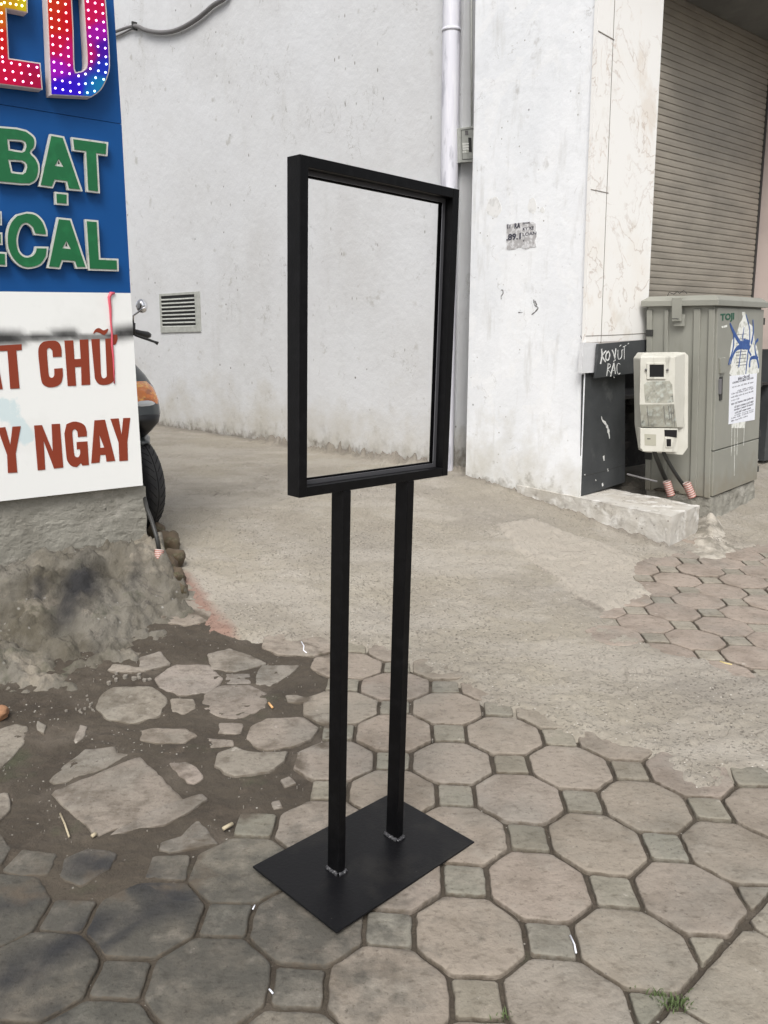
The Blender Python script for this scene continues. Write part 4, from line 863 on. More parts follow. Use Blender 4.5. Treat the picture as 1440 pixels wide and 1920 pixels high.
for s, x, y, h_, b_ in [('BÁN CĂN HỘ', 1100, 617, 17, .03), ('CHUNG CƯ MINI THỦY KH', 1066, 640, 13, .02), ('Vị trí căn hộ 30m ở ngay', 1064, 665, 10, 0), ('Giá 480 triệu', 1096, 684, 9, 0), ('Căn hộ tầng 5 gồm 2 ngủ', 1060, 705, 10, 0), ('một bếp một vệ sinh đủ đồ', 1058, 725, 10, 0), ('Liên hệ', 1058, 744, 8, 0),
        ('ĐỊA CHỈ TRUNG TÂM QUẬN HN', 1060, 767, 11, .02), ('SỔ ĐỎ CHÍNH CHỦ ĐẸP', 1078, 785, 11, .02), ('NHẬN 1 NHÀ Ở NGAY', 1076, 802, 11, .02), ('GỌI ĐỂ XEM NHÀ', 1080, 819, 10, .02), ('(miễn trung gian)', 1078, 832, 7, 0), ('Liên hệ: Chính chủ', 1060, 851, 10, 0), ('Đt: ba bốn năm', 1060, 868, 10, 0)]:
    wpx = 0; mm_ = mInk; X, Y = c5(x, y); sp = {17: 1.05}.get(h_, 1.) ; nch = len(s); target = {0: 145}.get(0)
    wd_t = 1198-x if nch > 15 else min(nch*7.2, 1198-x)
    sc_ = wd_t/3.2/(nch*h_/3.2/.72*.62)
    text(s, plC, X, Y, h_/3.2*.9, .0153, mm_, nt_, 'printed_lines', 1, bold=b_, th=.0003, wpx=wd_t/3.2)
# cabinet plinth
pb0 = MB().hexa([CB+vC*.01+vN*.0, CB+vC*(wC-.02), CB+vC*(wC-.02)+vN*dC, CB+vC*.01+vN*dC]+[np.array([*(CB+vC*q[0]+vN*q[1])[:2], -.05]) for q in ((.0, -.03), (wC, -.02), (wC, dC), (0, dC))])
plin = pb0.out('cabinet_plinth', mPier, None, label='rough concrete plinth under the grey-green utility cabinet', cat='plinth', base=(CB[0], CB[1], 0)); subdiv(plin, .03); roughen(plin, .012, 9, .004, 30)

# ================================================================ SIGN BOARD (left)
PB = at_y(268, 910, 3.55); plB = Plane(PB, vdir(2520))
c1 = lambda x, y: (x/3.2, y/3.2); c2 = lambda x, y: (x/3.2, 500+y/3.2)
sg = thing('shop_sign', tuple(PB), 'tall blue and white shop sign board with coloured lettering at the left edge', 'sign board')
FX = -.02
def bpan(name, L, off0, off1, mat): return slab(name, plB, L, off0, off1, mat, parent=sg)
lft = -620
# the board continues to the left out of the frame
def ext(x0, y0, sl, x=-500): return (x, y0+(x-x0)*sl)
bpan('upper_blue_panel', [(213,0),(228,232),(0,195),(-500,113),(-500,-560),(190,-420)], -.03, .0, mBlue)
bpan('blue_panel', [(228,233.2),(245,549.5),(0,546.5),(-500,540),(-500,114.2),(0,196.2)], -.03, .0, mBlue)
wp = MB(); nx, ny = 70, 60; vv = []
def wpt(u, v):
    t = np.array([-300+u*(545), 0.]); xr = 245+(268-245)*v; x = -300+(xr+300)*u
    yt = 546.5+(3.0/245)*x; yb = 940-(30/268)*x; return plB.pt(x, yt+(yb-yt)*v, .0)
for j in range(ny+1):
    for i in range(nx+1): vv.append(wpt(i/nx, j/ny))
ff = [(j*(nx+1)+i, j*(nx+1)+i+1, (j+1)*(nx+1)+i+1, (j+1)*(nx+1)+i) for j in range(ny) for i in range(nx)]
nb_ = len(vv); bd_ = [i for i in range(nx+1)]+[j*(nx+1)+nx for j in range(1, ny+1)]+[ny*(nx+1)+i for i in range(nx-1, -1, -1)]+[j*(nx+1) for j in range(ny-1, 0, -1)]
for i in bd_: vv.append(vv[i]-plB.n*.03)
for k in range(len(bd_)): k2 = (k+1) % len(bd_); ff.append((bd_[k], bd_[k2], nb_+k2, nb_+k))
wpo = mo('white_panel', vv, ff, mWhite, sg)
def bcoord(P): return np.column_stack([(P-PB)@plB.d, P[:, 2]])
def bl(L): return [((plB.pt(*c2(*q))-PB)@plB.d, plB.pt(*c2(*q))[2]) for q in L]
attr(wpo, 'soot', lambda P: np.clip(np.maximum.reduce([1.0*np.exp(-(segd(bcoord(P), bl(L))/w_)**2) for L, w_ in [([(-300,435),(130,440)],.028),([(0,422),(110,425)],.03),([(200,422),(330,425),(455,412)],.018),([(330,412),(440,405)],.026),([(715,398),(820,385)],.034),([(640,420),(800,410)],.018),([(440,425),(660,422)],.014),([(100,428),(220,428)],.016)]]), 0, 1))
attr(wpo, 'bluish', lambda P: np.clip(np.maximum.reduce([.95*np.exp(-(segd(bcoord(P), bl(L))/w_)**2) for L, w_ in [([(10,830),(30,900)],.04),([(85,850),(100,950),(150,1020)],.045)]]), 0, 1))
def inset(loop, d, hole=False):   # mitred inset of a 2D loop; holes grow
    return shrink(loop, -d if hole else d)
def letter(name, loops, f, mat, off, th, parent=sg, smooth_=()):
    P = [[plB.pt(*f(*q), off) for q in L] for L in loops]; return MB().prism(P, -plB.n*th).out(name, mat, parent)
RED = {'T': [[(-40,475),(130,465),(131,500),(98,503),(118,730),(62,733),(45,505),(-40,508)]], 'A': [[(-95,735),(-62,520),(-22,520),(17,735),(-30,738),(-36,690),(-55,690),(-60,736)]],
 'C': [cr([(290,445),(335,445),(360,465),(370,500)], 3)+[(370,540),(318,543)]+cr([(315,505),(300,488),(287,492),(282,515),(292,640),(300,662),(315,666),(326,652),(326,612)], 3)+[(376,608)]+cr([(378,655),(368,695),(340,718),(300,724),(265,712),(248,680),(238,600),(230,510),(240,470),(262,450)], 3)],
 'H': [[(387,443),(440,442),(447,555),(485,553),(478,438),(530,436),(542,708),(490,711),(487,600),(450,603),(457,715),(407,716)]],
 'U': [[(548,435),(598,433)]+cr([(606,640),(612,664),(626,670),(640,660),(641,640)], 3)+[(632,432),(668,430),(667,410),(703,407),(706,435),(696,465),(680,472)]+cr([(690,640),(684,680),(660,703),(620,710),(588,700),(570,670)], 3)],
 'tilde': [cr([(560,402),(572,378),(595,368),(622,382),(648,372),(645,390),(625,410),(600,398),(578,393)], 3, True)],
 'Y': [[(-15,968),(32,962),(62,1070),(75,960),(125,957),(95,1120),(104,1235),(48,1238),(43,1130)]], 'N': [[(205,953),(252,950),(317,1110),(310,945),(360,942),(380,1205),(325,1212),(262,1045),(272,1218),(227,1222)]],
 'G': [cr([(400,945),(440,930),(480,935),(510,955),(521,990)], 3)+[(522,1018),(468,1022)]+cr([(465,990),(450,975),(436,985),(435,1010),(445,1120),(457,1142),(474,1140),(482,1120)], 3)+[(481,1095),(462,1096),(460,1052),(525,1048),(534,1190),(495,1194),(487,1178)]+cr([(462,1202),(430,1196),(405,1165),(397,1115),(387,1000)], 3)],
 'A2': [[(567,922),(630,918),(692,1165),(640,1170),(634,1128),(602,1130),(598,1175),(548,1180)], [(597,1010),(602,1087),(626,1085)]], 'Y2': [[(663,913),(712,910),(730,1010),(740,908),(782,907),(765,1050),(768,1163),(717,1167),(712,1055)]]}
for k, L in RED.items(): letter('red_letter', L, c2, mRed, .0022, .0018)
GRN = {'B': [[(-35,754),(100,765)]+cr([(160,780),(205,815),(217,850),(210,890),(190,915),(218,945),(238,990),(235,1050),(215,1090),(180,1110)], 3)+[(130,1110),(-20,1096)], cr([(55,845),(130,850),(148,868),(145,890),(130,905),(60,893)], 2, False), cr([(62,968),(130,972),(152,990),(150,1015),(135,1035),(75,1028)], 2, False)],
 'A': [[(300,803),(385,818),(497,1148),(405,1140),(395,1095),(335,1088),(318,1130),(232,1118)], [(353,962),(346,984),(362,986)]], 'T': [[(428,822),(650,853),(645,937),(588,930),(600,1160),(520,1150),(508,915),(437,906)]], 'dot': [[(328,1150),(410,1158),(411,1233),(332,1227)]],
 'E': [[(-170,1243),(10,1268),(12,1352),(-90,1340),(-88,1385),(14,1395),(16,1470),(-84,1462),(-80,1505),(40,1513),(42,1600),(-160,1588)]],
 'C': [cr([(160,1270),(215,1280),(262,1325),(285,1385)], 3)+[(286,1418),(205,1410)]+cr([(190,1370),(162,1347),(135,1357),(115,1400),(108,1450),(120,1505),(150,1533),(185,1530),(205,1510),(212,1478)], 3)+[(292,1480)]+cr([(285,1540),(250,1590),(190,1612),(130,1605),(75,1560),(42,1490),(38,1400),(60,1330),(100,1285)], 3)],
 'A2': [[(345,1303),(428,1312),(528,1612),(455,1612),(443,1575),(378,1570),(362,1615),(282,1608)], [(399,1452),(391,1478),(408,1480)]], 'L': [[(510,1315),(590,1322),(603,1548),(711,1552),(713,1628),(530,1622)]]}
for k, L in GRN.items():
    s_ = letter('silver_letter', L, c1, mSilver, .026, .016)
    L2 = [inset(L[0], 11)]+[inset(h_, 11 if k in ('B',) else 13, True) for h_ in L[1:]]
    letter('green_face', L2, c1, mGreen, .0285, .002, parent=s_)
# LED letters with white returns
def hue(t):
    import colorsys; return np.array(colorsys.hsv_to_rgb(t % 1, 1, 1))
def glowc(px, py):   # rainbow running across the letters, as in the photo
    pts = [((20,8),(1.,.75,.05)),((45,10),(1.,.9,.1)),((2,35),(1.,.45,.05)),((3,75),(1.,.12,.12)),((20,130),(1.,.03,.3)),((70,150),(.85,.02,.3)),((95,10),(1.,.25,.05)),((100,45),(1.,.2,.08)),((130,40),(1.,.03,.12)),((105,85),(1.,.05,.3)),((130,100),(.95,.02,.55)),((105,130),(.8,.05,.9)),((110,165),(.2,.03,1.)),((145,170),(.25,.05,1.)),((165,175),(.0,.5,.9)),((188,162),(0,.6,.85)),((198,125),(.1,.25,.9)),((198,90),(.35,.03,.8)),((185,60),(.8,.03,.8)),((170,30),(1.,.05,.4)),((190,5),(1.,.05,.35)),((165,100),(.9,.05,.5))]
    P = np.array([p for p, _ in pts], float); Cc = np.array([c for _, c in pts]); d2 = ((P-np.array([px, py]))**2).sum(1); wt = 1/(d2+40)**2; return (wt[:, None]*Cc).sum(0)/wt.sum()
LED = {'E': ([(-95,-330),(48,-300),(46,-235),(-40,-250),(-32,-120),(38,-105),(42,-60),(-25,-75)][:0]+[(-70,-60),(50,-45),(52,24),(12,16),(17,109),(76,118),(80,168),(-62,150)],), 'D': ([(85,-60),(180,-52)]+cr([(196,-20),(200,20),(206,110),(203,140),(190,168),(172,182)], 4)+[(95,178)], cr([(134,-20),(138,60),(140,128),(148,134),(158,130),(163,118),(160,60),(155,-20)], 3))}
OFL = .05
for k, loops in LED.items():
    bd3 = [[plB.pt(*q, OFL) for q in L] for L in loops]
    lt = MB().prism(bd3, -plB.n*(OFL-.002)).out('led_letter', mReturn, sg)
    inn_ = [inset(loops[0], 2.2)]+[inset(h_, 2.2, True) for h_ in loops[1:]]
    # face as small grid clipped to the outline
    P = [[plB.pt(*q, OFL+.003) for q in L] for L in inn_]
    fm = MB().prism(P, -plB.n*.003).out('led_face', mLedFace, lt); subdiv(fm, .012)
    def gf(Pw):
        x, y = project(Pw); return np.array([glowc(a, b)**2.2 for a, b in zip(x, y)])
    attr(fm, 'glow', gf, True)  # face emission stands in for coloured light spilling from the LEDs
    dots = []
    if k == 'E':
        for r_, yy in enumerate((115, 131, 147)):
            for c_ in range(-3, 5): dots.append((5+c_*16+r_*3-(.0), yy+c_*2.6+1))
        for y0 in np.arange(-30, 105, 16.5):
            for x0 in (-28, -13, 2): dots.append((x0+y0*.02, y0+5))
        for c_ in range(0, 5):
            for r_ in range(-2, 2): dots.append((8+c_*11+(r_ % 2)*4, 5+r_*11+c_*2))
    else:
        for cidx, x0 in enumerate((94, 108, 122.5)):
            for i in range(-2, 11): dots.append((x0+i*.95, 2.5+i*16.3+cidx*2.8))
        for cidx, x0 in enumerate((164, 178, 191.5)):
            for i in range(-2, (7 if cidx == 0 else 7)): dots.append((x0+i*1.1, 3+i*16.3+cidx*3))
        dots += [(171,115.5),(169,129),(160,139),(147,142.5),(185,118),(184,133),(179,146),(173,156),(160,157),(147.5,158),(199,120.5),(197.5,136),(194,149),(188.5,161),(177,171),(163.5,174),(149,173.5)]
    lm = MB(); cols = []
    from mathutils.geometry import intersect_point_line
    for (x, y) in dots:
        q = np.array([[x, y]])
        if not inside(q, inn_[0])[0] or segd(q, inn_[0]+[inn_[0][0]])[0] < 3: continue
        if len(inn_) > 1 and (inside(q, inn_[1])[0] or segd(q, inn_[1]+[inn_[1][0]])[0] < 3): continue
        c_ = plB.pt(x, y, OFL+.003); lm.tube([c_, c_+plB.n*.004, c_+plB.n*.006], [.0036, .0034, .0015], 8)
        cc = np.clip(glowc(x, y)*.75+.22, 0, 1); cols += [cc]*24
    lo_ = lm.out('led_lamps', mLed, lt, smooth=True); lo_['kind'] = 'stuff'
    a = lo_.data.attributes.new('glow', 'FLOAT_COLOR', 'POINT'); a.data.foreach_set('color', np.column_stack([np.array(cols), np.ones(len(cols))]).ravel().astype(np.float32))
# pink drip
MB().tube([plB.pt(*c2(x, y), .004) for x, y in [(688,158),(665,160),(655,185),(662,250),(665,330),(672,400),(672,470),(680,540),(683,620),(686,700)]], [.004,.008,.007,.006,.004,.004,.005,.004,.003,.003], 8).out('pink_wax_drip', mPinkDrip, sg, smooth=True)
# pier wall under and behind the sign
pr_ = thing('concrete_pier', (PB[0], PB[1], .1), 'bare concrete pier wall carrying the shop sign, patched and pitted', 'wall')
L = [(200,905),(273,912),(276,1030),(276,1100),(-500,1260),(-500,905)]
pier = slab('pier_face', plB, L, -.20, -.034, mPier, parent=pr_); subdiv(pier, .025); roughen(pier, .003, 5, .003, 40)
slab('pier_upper', plB, [(250,905),(236,700),(190,-300),(-500,-420),(-500,905)], -.2, -.042, mConc0, parent=pr_)
# ruined mortar hump below the pier
HO = P2([(375,1090),(368,1160),(335,1190),(270,1222),(215,1262),(150,1306),(90,1300),(0,1292),(-500,1300),(-700,1000),(300,900)])
def hump_h(x, y):
    P = np.stack([x, y], 1); rel = np.column_stack([x-PB[0], y-PB[1]]); u = rel@plB.d[:2]; v = rel@plB.n[:2]  # v: distance out of the wall
    n = vnoise(x, y, 4, 31); n2 = vnoise(x, y, 14, 37); n3 = vnoise(x, y, 45, 41, 3)
    sz = np.clip((v+.02)/.78, 0, 2)
    prof = np.interp(v, [-1, .10, .17, .42, .62, .95], [.29, .275, .235, .10, .055, .0])
    z = prof+.035*n+.014*n2+.007*n3+.024*(np.floor(n2*1.6+1.3*n)+np.clip(((n2*1.6+1.3*n)%1-.75)*4, 0, 1))/2.2-.018*np.clip(1-np.abs(vnoise(x, y, 5, 91)+.1)/.12, 0, 1)
    ed = np.clip((.075-u-.10*np.clip(v, 0, 1)+.028*n2)/.055, 0, 1)      # right end falls away
    foot = zt(x, y)-.03
    so_ = segd(P, HO+[HO[0]]); so_ = np.where(inside(P, HO), so_, -so_)+.03*n2+.02*n+.008*n3
    h = foot+(np.maximum(z, foot-.02)-foot)*ed*np.clip((so_+.01)/.10, 0, 1)**.7+.004*n3*ed
    return h
hp = grid(-2.4, -.55, 2.2, 4.2, .009, .009, hump_h, 'mortar_ramp', mConc0, drop=lambda V: ((V[:, 2]-zt(V[:, 0], V[:, 1])) < -.026) | (((V[:, :2]-PB[:2])@plB.n[:2]) < -.04))
hp['label'] = 'rough stained hump of mortar with black soot blotch below the shop sign pier'; hp['category'] = 'mortar ramp'
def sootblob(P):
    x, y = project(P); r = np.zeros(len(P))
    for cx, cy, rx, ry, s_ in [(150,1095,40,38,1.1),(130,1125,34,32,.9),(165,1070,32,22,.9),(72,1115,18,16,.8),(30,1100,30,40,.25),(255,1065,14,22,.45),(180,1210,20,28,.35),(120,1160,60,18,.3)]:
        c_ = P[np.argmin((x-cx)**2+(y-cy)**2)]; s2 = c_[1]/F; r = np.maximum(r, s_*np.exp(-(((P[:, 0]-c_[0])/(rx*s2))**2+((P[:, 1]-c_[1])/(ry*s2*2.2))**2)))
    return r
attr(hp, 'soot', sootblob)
rk = [(312,1030,.062),(322,1060,.055),(308,1080,.06),(325,1092,.045),(290,1005,.05),(333,1112,.035)]
for i, (x, y, r_) in enumerate(rk):
    p = G(x, y+12); blob('mossy_rock', (p[0], p[1]+.05, p[2]+r_*.9), r_, mMoss, i+3, (1, 1, 1.0), label=['largest mossy rock behind the red striped conduit by the pier', 'brown mossy rock just below the largest one', 'mossy rock tucked against the mortar hump', 'small brown rock near the foot of the pier', 'greenish rock under the scooter tyre', 'smallest lowest mossy rock at the driveway edge'][i], cat='rock').update_tag()
    bpy.data.objects[-1] if False else None
for o in [o for o in S.objects if o.name.startswith('mossy_rock')]: o['group'] = 'mossy rocks beside the pier'
a1 = at_y(296, 1058, 3.42); b1 = at_y(299, 1030, 3.44); corr('conduit_stub', a1, b1, .02, 8, 'red striped corrugated conduit beside the mossy rocks below the sign')
MB().tube([at_y(x, y, Y) for x, y, Y in ((299,1035,3.44),(293,1005,3.46),(284,975,3.5),(276,955,3.56),(270,930,3.6))], .0095, 8).out('black_cable', mHinge, None, label='thin dark cable rising from the striped conduit past the scooter tyre', cat='cable', smooth=True, base=tuple(at_y(299, 1035, 3.44)))

# ================================================================ SCOOTER
tH = math.radians(45); hd = np.array([math.sin(tH), -math.cos(tH), 0]); lf = np.array([math.cos(tH), math.sin(tH), 0])
axl = at_y(251, 905, 4.14); gz = float(zt(axl[0], axl[1])); R_ = axl[2]-gz
bo = np.array([axl[0], axl[1], gz])
bk = lambda x, y, z: bo+hd*x+lf*y+upz*z
scn = thing('scooter', tuple(bo), 'dark grey motor scooter parked behind the sign, front wheel and orange indicator showing', 'scooter')
def wheel(cx, R, wd):
    prof = [(R-.085, wd*.30), (R-.07, wd*.42), (R-.035, wd*.5), (R-.014, wd*.44), (R-.004, wd*.27), (R, .0), (R-.004, -wd*.27), (R-.014, -wd*.44), (R-.035, -wd*.5), (R-.07, -wd*.42), (R-.085, -wd*.30)]
    n = 64; V, Fc = [], []
    for i in range(n):
        a = 2*math.pi*i/n
        for r, y in prof: V.append(bk(cx+r*math.cos(a), y, R+r*math.sin(a)))
    m = len(prof)
    for i in range(n):
        for k in range(m-1): j = (i+1) % n; Fc.append((i*m+k, i*m+k+1, j*m+k+1, j*m+k))
    wh = thing('x', (0, 0, 0), '', ''); bpy.data.objects.remove(wh)
    ty = mo('front_tyre' if cx > -.5 else 'rear_tyre', V, Fc, mRub, scn, smooth=True)
    tr = MB()
    for i in range(36):
        a = 2*math.pi*i/36
        for s in (-1, 1):
            pts = []
            for q in range(5):
                y = s*(.010+q*.0085); aa = a+q*.045; rr = R-.0005-.010*(y/(wd*.45))**2-(.004 if q == 4 else 0); pts.append(bk(cx+rr*math.cos(aa), y, R+rr*math.sin(aa)))
            tr.tube(pts, .0019, 5)
    tr.tube([bk(cx+(R-.0008)*math.cos(t), 0, R+(R-.0008)*math.sin(t)) for t in np.linspace(0, 2*math.pi, 65)], .0026, 5)
    tr.out('tread_grooves', mRubT, ty)
    rm = MB(); rm.tube([bk(cx+(R-.088)*math.cos(t), 0, R+(R-.088)*math.sin(t)) for t in np.linspace(0, 2*math.pi, 49)], .018, 8)
    for i in range(5):
        a = 2*math.pi*i/5; rm.tube([bk(cx+.03*math.cos(a), 0, R+.03*math.sin(a)), bk(cx+(R-.09)*math.cos(a+.2), 0, R+(R-.09)*math.sin(a+.2))], .012, 8)
    rm.tube([bk(cx, -.05, R), bk(cx, .05, R)], .035, 16); rm.out('front_rim' if cx > -.5 else 'rear_rim', mBikeB, scn, smooth=True)
wheel(0, R_, .10); wheel(-1.22, R_, .10)
def loft(secs, name, mat, n=28, pw=2.4, parent=scn, **kw):   # sections: (z, xc, rx, ry)
    V, Fc = [], []
    for z, xc, rx, ry in secs:
        for k in range(n):
            a = 2*math.pi*k/n; c, s = math.cos(a), math.sin(a)
            V.append(bk(xc+rx*math.copysign(abs(c)**(2/pw), c), ry*math.copysign(abs(s)**(2/pw), s), z))
    m = len(secs)
    for i in range(m-1):
        for k in range(n): j = (k+1) % n; Fc.append((i*n+k, i*n+j, (i+1)*n+j, (i+1)*n+k))
    Fc += [tuple(range(n))[::-1], tuple((m-1)*n+k for k in range(n))]
    return mo(name, V, Fc, mat, parent, smooth=True, **kw)
gzr = lambda py: at_y(250, py, 4.1)[2]-gz
# front fender over the tyre
fe = []; Vf, Ff = [], []
for i, a in enumerate(np.linspace(.95, 2.6, 18)):
    ww = .066*min(1, .35+i*.2)
    for k, y in enumerate(np.linspace(-1, 1, 9)): rr = R_+.022-.018*y*y; Vf.append(bk(rr*math.cos(a), y*ww, R_+rr*math.sin(a)))
for i in range(17):
    for k in range(8): Ff.append((i*9+k, i*9+k+1, (i+1)*9+k+1, (i+1)*9+k))
fo = mo('front_fender', Vf, Ff, mBikeG, scn, smooth=True); s_ = fo.modifiers.new('s', 'SOLIDIFY'); s_.thickness = .004
loft([(gzr(818), .10, .02, .02), (gzr(805), .11, .06, .045), (gzr(790), .10, .10, .085), (gzr(778), .07, .13, .105), (gzr(770), .03, .15, .105)], 'nose_lower', mBikeB)
loft([(gzr(785), .09, .10, .09), (gzr(775), .06, .13, .115), (gzr(755), .03, .14, .125), (gzr(730), .0, .13, .125), (gzr(705), -.05, .11, .11), (gzr(680), -.11, .08, .085), (gzr(660), -.17, .05, .06)], 'front_fairing', mBikeG)
loft([(gzr(768), .07, .02, .09), (gzr(765), .085, .085, .11), (gzr(748), .075, .092, .112), (gzr(730), .045, .092, .109), (gzr(715), .0, .09, .098), (gzr(707), -.03, .04, .06)], 'indicator_lens', mOrange)
loft([(gzr(772), .10, .05, .07), (gzr(755), .11, .07, .078), (gzr(740), .08, .07, .072), (gzr(728), .04, .06, .05)], 'headlamp', mLampG)
zh = gzr(632)
loft([(gzr(700), -.2, .09, .12), (gzr(660), -.22, .10, .15), (zh-.02, -.26, .08, .13), (zh+.03, -.27, .06, .09)], 'leg_shield', mBikeG)
loft([(.28, -.75, .45, .10), (.42, -.8, .48, .14), (.58, -.88, .42, .15), (.68, -.92, .36, .12)], 'rear_body', mBikeG)
loft([(.68, -.86, .36, .12), (.73, -.86, .37, .13), (.77, -.87, .34, .11)], 'seat', mBikeB)
MB().hexa([bk(x, y, z) for z in (.26, .33) for x, y in ((-.25,-.13),(-.25,.13),(-.7,.13),(-.7,-.13))]).out('footboard', mBikeB, scn, bevel=.01)
for s in (-1, 1): MB().tube([bk(0, s*.065, R_), bk(-.06, s*.065, R_+.2), bk(-.12, s*.05, R_+.38)], .015, 10).out('fork_leg', mBikeB, scn, smooth=True)
g0 = at_y(247, 622, 4.40); g1 = at_y(281, 629, 4.50)
MB().tube([bk(-.26, 0, zh), g0-(g1-g0)*.3, g0], .012, 8).out('handlebar', mBikeB, scn, smooth=True)
MB().tube([g0, g0+(g1-g0)*.15, g0+(g1-g0)*.5, g0+(g1-g0)*.85, g1], [.013, .018, .017, .019, .013], 12).out('grip', mBikeB, scn, smooth=True)
MB().tube([at_y(252, 628, 4.36), at_y(270, 634, 4.38), at_y(290, 641, 4.41), at_y(296, 644, 4.41)], [.006, .007, .006, .010], 8).out('brake_lever', mHinge, scn, smooth=True)
MB().tube([at_y(247, 625, 4.4), at_y(250, 605, 4.4)], [.02, .012], 8).out('mirror_clamp', mBikeB, scn, smooth=True)
MB().tube([at_y(250, 607, 4.4), at_y(250, 592, 4.4), at_y(262, 583, 4.39), at_y(273, 576, 4.38)], .005, 8).out('mirror_stem', mChrome, scn, smooth=True)
mc = at_y(266, 573.5, 4.42); mV = []; mF = []
tt = np.array([.25, -.96, .1]); tt /= np.linalg.norm(tt); uu = np.cross(tt, upz); uu /= np.linalg.norm(uu); vv_ = np.cross(uu, tt)
for k, (r_, d_) in enumerate([(.001, .030), (.012, .028), (.022, .020), (.029, .008), (.032, 0), (.031, -.008), (.001, -.009)]):
    for i in range(24): a = 2*math.pi*i/24; mV.append(mc+tt*d_+(uu*math.cos(a)*.95+vv_*math.sin(a)*1.15)*r_)
for k in range(6):
    for i in range(24): j = (i+1) % 24; mF.append((k*24+i, k*24+j, (k+1)*24+j, (k+1)*24+i))
mo('mirror_shell', mV, mF, mChrome, scn, smooth=True)

# ================================================================ SMALL LITTER
def gp(x, y, up=.004): p = G(x, y); return p+upz*up
def litter(name, pts, r, mat, label, cat, group=None):
    P = [gp(*q, .004) for q in pts]; o = MB().tube(P, r, 6).out(name, mat, None, label=label, cat=cat, smooth=True, base=tuple(P[0]))
    if group: o['group'] = group
litter('straw', [(113,1528),(122,1548),(130,1572)], .0025, mStraw, 'short straw lying upright on the soil left of the square slab', 'straw')
litter('twig', [(172,1571),(180,1566)], .005, mStraw, 'pale stub of wood at the lower corner of the square slab', 'twig')
litter('wood_chip', [(418,1557),(436,1547)], .005, mStraw, 'pale wood chip on the soil beside the broken paving', 'wood chip')
litter('leaf_scrap', [(1350,1243),(1362,1247),(1372,1249)], .005, mLeaf, 'yellow leaf scrap at the edge of the far paving', 'leaf')
litter('bent_straw', [(565,1205),(570,1213),(569,1221),(575,1226)], .0022, mPaper, 'white bent plastic scrap at the driveway edge behind the stand', 'plastic scrap')
litter('cigarette_butt', [(504,1320),(511,1329)], .004, mButt, 'orange cigarette butt on the soil beside an octagonal stone', 'cigarette butt')
litter('white_wrapper', [(1069,1757),(1077,1774),(1080,1790)], .002, mPaper, 'thin white plastic strip in the joint beside a small square stone', 'plastic strip')
litter('plastic_thread', [(474,1708),(478,1700)], .0016, mPaper, 'tiny white thread in the joint left of the base plate', 'thread')
litter('white_grain', [(505,1858),(512,1866)], .002, mPaper, 'tiny white scrap in the joint at the bottom edge of the picture', 'plastic scrap')
bp = G(-2, 1345); blob('brick_lump', (bp[0], bp[1], bp[2]+.015), .036, mBrick, 2, (1, 1, .7), label='orange brick lump at the left edge of the soil', cat='brick')
chips = MB()
def chip(x, y, r):
    p = G(x, y); a = rng.random()*6; pts = []
    for k in range(6): pts.append(p+np.array([math.cos(a+k)*r*(.6+.6*rng.random()), math.sin(a+k)*r*(.6+.6*rng.random()), r*(.15+.3*rng.random())+.001]))
    n = len(chips.V); chips.V += [tuple(q) for q in pts]+[tuple(q*[1, 1, 0]+[0, 0, p[2]-.008]) for q in pts]
    chips.F += [tuple(n+k for k in range(6)), ]+[(n+k, n+6+k, n+6+(k+1) % 6, n+(k+1) % 6) for k in range(6)]
for _ in range(150):
    x = rng.uniform(0, 600); y = rng.uniform(1230, 1600); 
    if inside(np.array([G(x, y)[:2]]), DZONE)[0]: chip(x, y, rng.uniform(.0006, .0018))
for _ in range(22): chip(rng.normal(255, 30), rng.normal(1268, 11), rng.uniform(.002, .010))
for _ in range(16): chip(rng.normal(160, 22), rng.normal(1325, 12), rng.uniform(.002, .006))
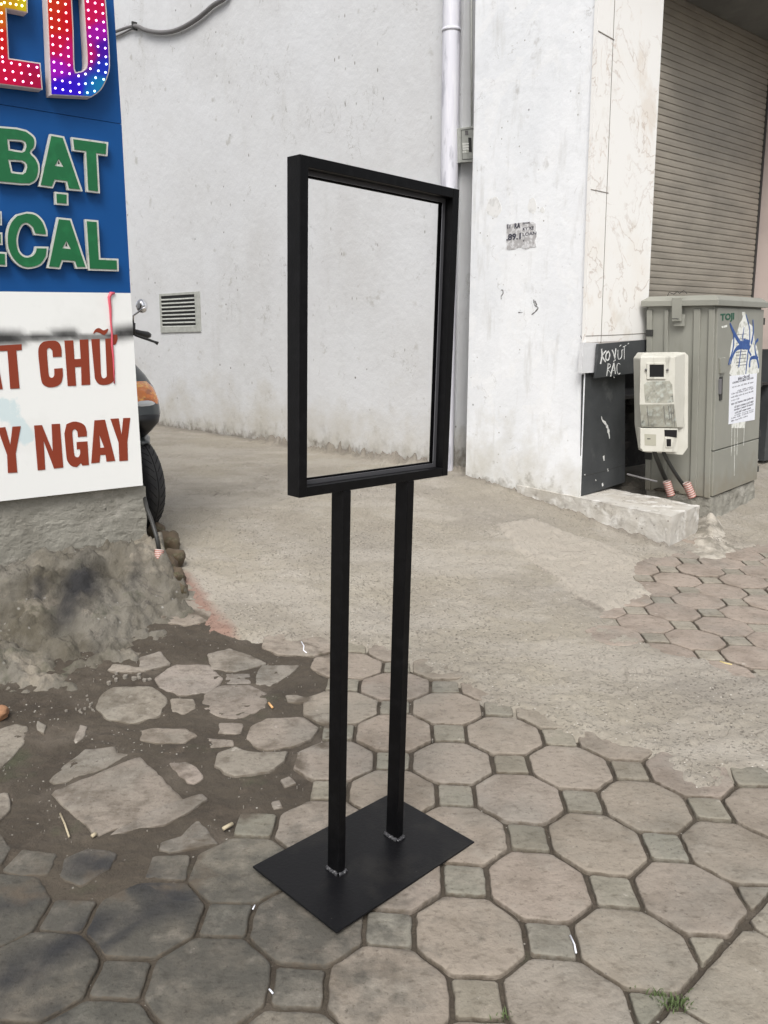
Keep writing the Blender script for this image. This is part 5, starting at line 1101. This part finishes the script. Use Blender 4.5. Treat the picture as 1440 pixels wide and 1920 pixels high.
for _ in range(50):
    t = rng.random(); chip(560+(820-560)*t+rng.normal(0, 4), 835+(868-835)*t+rng.normal(4, 3), rng.uniform(.004, .012))
for _ in range(60):
    t = rng.random(); chip(880+(1265-880)*t+rng.normal(0, 6), 905+(1040-905)*t+rng.normal(4, 5), rng.uniform(.003, .009))
for _ in range(50): chip(rng.normal(1350, 45), rng.normal(1062, 12), rng.uniform(.003, .010))
for _ in range(90): chip(rng.uniform(700, 1440), rng.uniform(950, 1400), rng.uniform(.001, .0035))
gv = chips.out('gravel', mChip); gv['kind'] = 'stuff'
# broken mortar crumbs along the new patch
cr_ = MB()
gr = MB()
def tuft(cx, cy, n, spread, hgt):
    c_ = G(cx, cy)
    for _ in range(n):
        b = c_+np.array([rng.normal(0, spread), rng.normal(0, spread*.6), -.004]); an = rng.random()*6.28; h_ = hgt*(.4+.8*rng.random()); ln = .6*h_+.5*h_*rng.random()
        d = np.array([math.cos(an), math.sin(an), 0]); s_ = np.array([-d[1], d[0], 0])*.0011
        m1 = b+d*ln*.4+upz*h_*.7; t1 = b+d*ln+upz*h_; k = len(gr.V); gr.V += [tuple(b-s_), tuple(b+s_), tuple(m1+s_), tuple(m1-s_), tuple(t1)]; gr.F += [(k, k+1, k+2, k+3), (k+3, k+2, k+4)]
tuft(1265, 1882, 90, .016, .014); tuft(1215, 1868, 15, .02, .010); tuft(945, 1905, 20, .01, .01); tuft(1240, 1868, 25, .012, .012)
go = gr.out('grass', mGrass); go['kind'] = 'stuff'
# unseen building left of the sign, added to darken the alley mouth
ob = MB(); q = plB.pt(-480, 900, -.2)
ob.hexa([lo(q, 0), lo(q-plB.d*5, 0), lo(q-plB.d*5-plB.n*4, 0), lo(q-plB.n*4, 0), lo(q, 5), lo(q-plB.d*5, 5), lo(q-plB.d*5-plB.n*4, 5), lo(q-plB.n*4, 5)])
ob.out('unseen_shade_house', mWall, None, label='unseen plain building left of the sign, added to darken the alley mouth', cat='building', base=tuple(lo(q, 0)))
